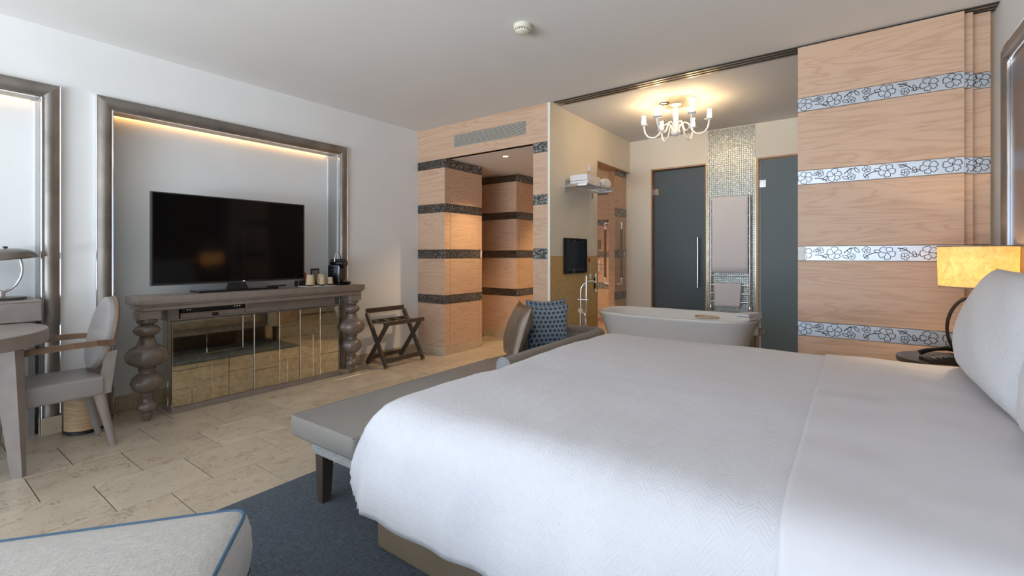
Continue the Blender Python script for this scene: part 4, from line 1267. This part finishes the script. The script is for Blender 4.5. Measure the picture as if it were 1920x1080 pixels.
# ================================================================== BATH
tx, ty = -1.535, 5.02
tub = thing('bathtub', 'freestanding white oval bathtub beyond the bed', 'bathtub', (tx, ty, 0))
def sup(a, n=3.3):
    c, s_ = math.cos(a), math.sin(a)
    return math.copysign(abs(c) ** (2 / n), c), math.copysign(abs(s_) ** (2 / n), s_)
levels = [(.58, .26, 0, 0), (.62, .285, .012, 0), (.655, .31, .12, 0), (.70, .345, .28, 0), (.75, .38, .44, 0), (.79, .405, .53, 0), (.808, .418, .556, 0), (.812, .421, .570, 0), (.806, .416, .580, 0), (.790, .402, .583, 0), (.775, .389, .577, 0), (.755, .370, .54, 0),
          (.70, .33, .40, 0), (.63, .285, .22, 0), (.56, .24, .13, 0), (.30, .12, .115, 0)]
seg = 64; vs = []
for hx, hy, z, _ in levels:
    for k in range(seg):
        c, s_ = sup(2 * PI * k / seg)
        # rim rises gently towards the two ends
        zz = z + (.006 * abs(c) ** 4 * min(1, z / .5) if z > .3 else 0)
        vs.append((tx + hx * c, ty + hy * s_, zz))
fs = []
for j in range(len(levels) - 1):
    for k in range(seg): fs.append((j * seg + k, j * seg + (k + 1) % seg, (j + 1) * seg + (k + 1) % seg, (j + 1) * seg + k))
fs += [tuple(reversed(range(seg))), tuple((len(levels) - 1) * seg + k for k in range(seg))]
build('tub_shell', MB().add(vs, fs), 'enamel', tub, 60)
build('overflow_ring', MB().tube([(-1.29 + .125 * math.cos(a), 5.366, .524 + .014 * math.sin(a)) for a in [2 * PI * k / 20 for k in range(21)]], .007, 8), 'gold', tub, 60)
def folded_towel(name, label, x, y, z, L, Wd, layers, th, rz, group=None):
    t = thing(name, label, 'towel', (x, y, z), rz, group)
    for k in range(layers):
        n = 14; mb = MB(); vs = []
        # each layer: a flat loop with a rounded fold at the front
        sec = []
        h0 = k * th
        Wk = Wd * (1 - .03 * (k % 2))
        for i in range(9):
            a = -PI / 2 + PI * i / 8
            sec.append((Wk / 2 + th * .45 * math.cos(a), h0 + th / 2 + th * .48 * math.sin(a)))
        sec += [(-Wk / 2, h0 + th * .98), (-Wk / 2, h0 + th * .02)]
        for i in range(n + 1):
            xx = -L / 2 + L * i / n
            e = .96 if i in (0, n) else 1
            for a, b_ in sec: vs.append((xx, a * e + .003 * math.sin(5 * xx + k), b_ + .0025 * math.sin(9 * xx + 2 * k)))
        q = len(sec)
        fs = [(i * q + j, i * q + (j + 1) % q, (i + 1) * q + (j + 1) % q, (i + 1) * q + j) for i in range(n) for j in range(q)]
        fs += [tuple(reversed(range(q))), tuple(n * q + j for j in range(q))]
        build('towel_fold', mb.add(vs, fs), 'towel', t, 50, local=True)
    return t
folded_towel('folded_towel', 'small folded white towel on the right rim of the bathtub', -.785, 4.84, .600, .22, .12, 2, .028, R(70))

# floor standing tap
tp = thing('bath_tap', 'tall floor-standing chrome bath tap with hand shower', 'tap', (-2.30, 4.36, 0))
fx, fy = -2.30, 4.36
dvx, dvy = .80, .60
build('floor_flange', MB().lathe([(.04, .0), (.04, .008), (.02, .014), (0, .014)], (fx, fy, 0), 24), 'steel', tp, 40)
build('riser', MB().tube([(fx, fy, .012), (fx, fy, .60)], .017, 16), 'steel', tp, 60)
sp_ = [(fx, fy, .60), (fx, fy, .78), (fx, fy, .82)]
for k in range(1, 13):
    a = PI - k / 12 * PI * .80
    sp_.append((fx + dvx * .105 * (1 + math.cos(a)), fy + dvy * .105 * (1 + math.cos(a)), .82 + .105 * math.sin(a)))
build('spout', MB().tube(sp_, .0105, 14), 'steel', tp, 60)
kb = build('mixer_knob', MB().lathe([(.022, -.02), (.024, -.016), (.024, .016), (.02, .02)], (0, 0, 0), 20).shift((0, 0, 0)), 'cream', tp, 40, local=True)
kb.location = (.010, -.028, .62); kb.rotation_euler = (R(90), 0, R(30))
build('cross_bar', MB().tube([(fx - .035, fy, .735), (fx + .075, fy + .012, .735)], .007, 10), 'steel', tp, 60)
hs = build('hand_shower', MB().tube([(fx + .058, fy + .012, .72), (fx + .060, fy + .013, .985)], .011, 14), 'chrome', tp, 60)
build('hose', MB().tube([(fx + .058, fy + .012, .72), (fx + .056, fy + .012, .62), (fx + .040, fy + .012, .50), (fx + .02, fy + .03, .36), (fx + .03, fy + .045, .25), (fx + .06, fy + .03, .30), (fx + .055, fy + .02, .45), (fx + .045, fy + .012, .58), (fx + .014, fy + .010, .60)], .006, 8), 'chrome', hs, 60)

# recessed bathroom television
bt = thing('bathroom_television', 'small black television set into the bathroom side wall', 'television', (XBW, 4.51, 1.0))
mb = MB()
for y0, y1, z0, z1 in ((4.262, 4.300, 1.0, 1.38), (4.728, 4.766, 1.0, 1.38), (4.300, 4.728, 1.34, 1.38), (4.300, 4.728, 1.0, 1.04)):
    mb.box(XBW + .0065, XBW + .028, y0, y1, z0, z1, .003, 1)
build('bezel', mb, 'blackgloss', bt)
build('screen', sbox(XBW + .0065, XBW + .018, 4.301, 4.727, 1.041, 1.339), plain('small_screen', (.010, .014, .022), .15), bt)
# alarm cord
al = thing('emergency_pull', 'white pull cord with box hanging on the bathroom side wall', 'pull cord', (XBW, 4.86, .93))
build('cord_box', sbox(XBW + .0005, XBW + .03, 4.82, 4.87, 2.155, 2.235, .004, 1), 'white', al)
build('cord', MB().tube([(XBW + .02, 4.862, 2.155), (XBW + .02, 4.862, .985)], .0018, 6), 'cream', al)
build('bob', MB().lathe([(.006, .0), (.010, .006), (.010, .05), (.004, .058)], (XBW + .02, 4.862, .925), 12), 'white', al, 50)
tag(build('alarm_sign', sbox(XBW + .0065, XBW + .012, 4.835, 4.89, 1.115, 1.165, .002, 1), 'red'), 'tiny red square sign on the bathroom side wall', 'sign')
dp = thing('hand_shower_holder', 'small chrome and black wall fitting by the side door', 'wall fitting', (XBW + .006, 4.985, .80))
build('back_plate', sbox(XBW + .0065, XBW + .016, 4.97, 5.0, .80, .93, .003, 1), 'blackgloss', dp)
build('chrome_nozzle', MB().tube([(XBW + .03, 4.985, .86), (XBW + .03, 4.985, .985)], .009, 12).tube([(XBW + .016, 4.985, .88), (XBW + .03, 4.985, .88)], .006, 10), 'chrome', dp, 50)
build('chrome_cap', MB().lathe([(.012, 0), (.014, .01), (.010, .028)], (XBW + .030, 4.985, .765), 14).tube([(XBW + .016, 4.985, .806), (XBW + .03, 4.985, .79)], .005, 8), 'chrome', dp, 50)

# towel shelf
ts = thing('towel_shelf', 'chrome bar towel shelf high on the bathroom side wall', 'towel shelf', (XBW, 4.62, 1.90))
for y in (4.30, 4.94):
    br = build('bracket', MB().box(XBW + .0005, XBW + .010, y - .012, y + .012, 1.86, 1.99, .003, 1), 'chrome', ts)
    build('bracket_arm', MB().bar((XBW + .010, y, 1.925), (XBW + .26, y, 1.925), .012, .02, (0, 1, 0)), 'chrome', br)
for k in range(5):
    x = XBW + .04 + k * .05
    build('bar', MB().tube([(x, 4.30, 1.941), (x, 4.94, 1.941)], .006, 10), 'chrome', ts, 60)
build('front_rail', MB().tube([(XBW + .262, 4.29, 1.935), (XBW + .262, 4.95, 1.935)], .008, 10), 'chrome', ts, 60)
folded_towel('folded_towel', 'white bath towel folded on the chrome shelf, left one', XBW + .145, 4.50, 1.949, .30, .20, 3, .030, R(90), 'towels on the chrome shelf')
rl = thing('rolled_towel', 'white bath towel rolled on the chrome shelf, right one', 'towel', (XBW + .145, 4.79, 1.949), 0, 'towels on the chrome shelf')
mbt = MB().lathe([(.03, -.13), (.046, -.126), (.05, -.1), (.05, .1), (.046, .126), (.03, .13)], (0, 0, 0), 28)
mbt.v = [(z * .95, x * 2.0, y * .95 + .0475) for x, y, z in mbt.v]
build('roll', mbt, 'towel', rl, 50, local=True)
sp2 = [((.131), (.012 + .0042 * k) * 2.0 * math.cos(k * .62), .0475 + (.012 + .0030 * k) * math.sin(k * .62) * .9) for k in range(12)]
build('roll_end', MB().tube([(-.131, y, z) for _, y, z in sp2], .003, 6), 'towel', rl, 60, local=True)

# heated towel rail on the mosaic
hr2 = thing('towel_rail', 'chrome ladder towel rail on the mosaic strip', 'towel rail', (-1.19, YBB - .05, .55))
for x in (-1.405, -.975):
    build('upright', MB().tube([(x, YBB - .055, .56), (x, YBB - .055, 1.895)], .011, 12), 'steel', hr2, 60)
    build('valve', MB().lathe([(.020, -.045), (.024, -.03), (.024, .0), (.016, .02)], (x, YBB - .055, .58), 16), 'steel', hr2, 50)
    for z in (.70, 1.80):
        build('wall_mount', MB().tube([(x, YBB - .055, z), (x, YBB - .009, z)], .008, 10), 'steel', hr2, 50)
for z in (.64, .74, .84, .955, 1.06, 1.18, 1.30, 1.42, 1.54, 1.66, 1.78, 1.875):
    build('rung', MB().tube([(-1.405, YBB - .055, z), (-.975, YBB - .055, z)], .009, 10), 'steel', hr2, 60)
def hung_towel(label, x0, x1, zt, zb_front, zb_back, taper=0, group='towels on the ladder rail'):
    """towel folded over a rung: front fall, bend, back fall"""
    mb = MB(); vs = []
    yb = YBB - .055
    sec = []
    nf = 10
    for i in range(nf + 1): sec.append((yb - .020, zb_front + (zt - zb_front) * i / nf))
    for a in range(1, 8): sec.append((yb - .020 * math.cos(PI * a / 8), zt + .020 * math.sin(PI * a / 8)))
    for i in range(5): sec.append((yb + .020, zt - (zt - zb_back) * i / 4))
    nxx = 16
    for i in range(nxx + 1):
        t = i / nxx
        for y, z in sec:
            k = (zt - z) / max(.01, zt - zb_front)
            xm = (x0 + x1) / 2
            x = xm + ((x0 + (x1 - x0) * t) - xm) * (1 - taper * max(0, k))
            vs.append((x, y - .004 * max(0, k) * math.sin(t * 9) * (1 if y < yb else 0), z))
    q = len(sec)
    fs = [(i * q + j, i * q + j + 1, (i + 1) * q + j + 1, (i + 1) * q + j) for i in range(nxx) for j in range(q - 1)]
    o = build('hanging_towel', mb.add(vs, fs), 'towel', None, 50)
    so = o.modifiers.new('thickness', 'SOLIDIFY'); so.thickness = .012; so.offset = 0
    return tag(o, label, 'towel', group)
hung_towel('long white bath towel hanging over the top of the ladder rail', -1.390, -.990, 1.875, .985, 1.15)
hung_towel('small white mat towel hanging low on the ladder rail', -1.365, -1.060, .84, .585, .60, .12)
sk = thing('wall_socket', 'white double socket low on the back wall right of the tub', 'socket', (-1.19 + .3, YBB - .006, .30))
build('plate', sbox(-.9045 - .04, -.9045 + .015, YBB - .026, YBB - .0145, .26, .34, .003, 1), 'white', sk)
build('insert', sbox(-.9045 - .028, -.9045 + .003, YBB - .0285, YBB - .0262, .285, .315, .001, 1), 'cream', sk)

# ================================================================== CHANDELIER
cx, cy = -1.44, 4.75
cl = thing('chandelier', 'white six-arm chandelier with lit glass shades over the bathtub', 'chandelier', (cx, cy, 2.40))
build('stem', MB().lathe([(.014, 2.42), (.016, 2.50), (.024, 2.56), (.030, 2.61), (.024, 2.66), (.016, 2.685), (.05, 2.70), (.055, 2.708), (.0, 2.709)], (cx, cy, 0), 24), 'enamel', cl, 50)
build('bowl', MB().lathe([(0, 2.393), (.022, 2.396), (.040, 2.410), (.048, 2.432), (.046, 2.445), (.02, 2.447), (0, 2.447)], (cx, cy, 0), 28), 'enamel', cl, 50)
for k in range(6):
    a = R(14) + k * PI / 3
    ca, sa = math.cos(a), math.sin(a)
    pr = [(.030, 2.44), (.036, 2.475), (.055, 2.510), (.085, 2.522), (.115, 2.508), (.138, 2.470), (.160, 2.425), (.195, 2.396), (.235, 2.393), (.272, 2.412), (.298, 2.450), (.308, 2.500), (.310, 2.522)]
    arm = build('arm', MB().tube([(cx + r_ * ca, cy + r_ * sa, z) for r_, z in pr], .0085, 10), 'enamel', cl, 60)
    ex, ey = cx + .31 * ca, cy + .31 * sa
    build('drip_cup', MB().lathe([(.010, 2.516), (.016, 2.524), (.042, 2.530), (.044, 2.534), (.012, 2.534)], (ex, ey, 0), 20), 'enamel', arm, 50)
    g = build('glass_shade', MB().lathe([(.013, 2.5345), (.020, 2.548), (.022, 2.566), (.019, 2.588), (.015, 2.604), (.017, 2.616), (.021, 2.624), (.013, 2.622)], (ex, ey, 0), 18), 'candleglow', arm, 60)
cp = thing('ceiling_fan_plate', 'pale oval ceiling plate with round vent above the chandelier', 'ceiling plate', (cx, cy + .01, ZC))
ov = [(cx + .20 * math.cos(2 * PI * k / 40), cy + .20 * math.sin(2 * PI * k / 40)) for k in range(40)]
build('plate', MB().prism(ov, ZC - .008, ZC - .0005), plain('plate_metal', (.62, .56, .44), .35, .3), cp, 40)
build('vent_ring', MB().tube([(cx - .10 + .045 * math.cos(2 * PI * k / 24), cy - .05 + .045 * math.sin(2 * PI * k / 24), ZC - .010) for k in range(25)], .006, 8), 'bronze', cp, 60)
build('hanging_hook', MB().tube([(cx, cy, ZC - .0085), (cx + .008, cy, ZC - .014), (cx - .004, cy, ZC - .020), (cx, cy, 2.709)], .003, 6), 'bronze', cp, 60)

# ================================================================== CEILING DETAILS
sm = thing('smoke_detector', 'small round cream smoke detector on the ceiling', 'smoke detector', (-1.785, 2.56, ZC))
build('base', MB().lathe([(.056, -.032), (.060, -.028), (.060, -.0005)], (-1.785, 2.56, ZC), 32), 'cream', sm, 40)
build('sensor_dome', MB().lathe([(0, -.056), (.030, -.054), (.044, -.047), (.046, -.042), (.040, -.040), (0, -.040)], (-1.785, 2.56, ZC), 32), 'cream', sm, 40)
for k in range(16):
    a = 2 * PI * k / 16
    build('vent_post', MB().taper((-1.785 + .046 * math.cos(a), 2.56 + .046 * math.sin(a), ZC - .0325), (-1.785 + .043 * math.cos(a), 2.56 + .043 * math.sin(a), ZC - .0415), .006, .006), 'cream', sm)
dn = thing('downlight', 'small lit recessed downlight in the hall ceiling', 'downlight', (-3.30, 4.38, 2.36))
build('trim_ring', MB().lathe([(.030, -.004), (.042, -.004), (.044, -.0005), (.030, -.0005), (.030, -.004)], (-3.30, 4.38, 2.36), 28, cap=False), 'chrome', dn, 40)
build('lens', MB().lathe([(0, -.003), (.029, -.003), (.029, -.0006), (0, -.0006)], (-3.30, 4.38, 2.36), 24, cap=False), 'downlight', dn)
sp3 = bpy.data.lights.new('hall_downlight', 'SPOT'); sp3.energy = 85; sp3.color = (1, .70, .38); sp3.spot_size = R(110); sp3.spot_blend = .7; sp3.shadow_soft_size = .03
so_ = bpy.data.objects.new('hall_downlight', sp3); so_.location = (-3.30, 4.38, 2.34); COL.objects.link(so_)
sp4 = bpy.data.objects.new('hall_downlight', sp3); sp4.location = (-3.25, 6.3, 2.34); COL.objects.link(sp4)
dn2 = thing('downlight', 'recessed downlight deep in the hall, beyond the second pier', 'downlight', (-3.25, 6.3, 2.36))
for c_ in dn.children:
    k_ = c_.copy(); COL.objects.link(k_); k_.parent = dn2

# air grille in the lintel
ag = thing('air_grille', 'slatted metal air grille above the hall opening', 'air grille', (-3.253, YB - .006, 2.45))
GX0, GX1, GZ0, GZ1 = -3.76, -2.747, 2.457, 2.592
mb = MB()
for a in ((GX0 - .004, GX1 + .004, GZ1, GZ1 + .004), (GX0 - .004, GX1 + .004, GZ0 - .004, GZ0), (GX0 - .004, GX0, GZ0, GZ1), (GX1, GX1 + .004, GZ0, GZ1)):
    mb.box(a[0], a[1], YB - .006, YB - .0005, a[2], a[3])
build('frame', mb, 'steel', ag)
build('duct_shade', sbox(GX0, GX1, YB - .0015, YB - .0004, GZ0, GZ1), 'seatgap', ag)  # flat near-black sheet paints the shade behind the slats
nsl = 11
for k in range(nsl):
    z = GZ0 + (k + .5) * (GZ1 - GZ0) / nsl
    build('slat', MB().bar((GX0, YB - .005, z), (GX1, YB - .005, z), .005, .0048, (0, 1, 0)), 'cream', ag)
for x in (GX0 + .045, (GX0 + GX1) / 2, GX1 - .03):
    build('mullion', sbox(x - .003, x + .003, YB - .0095, YB - .008, GZ0, GZ1), 'jamb', ag)
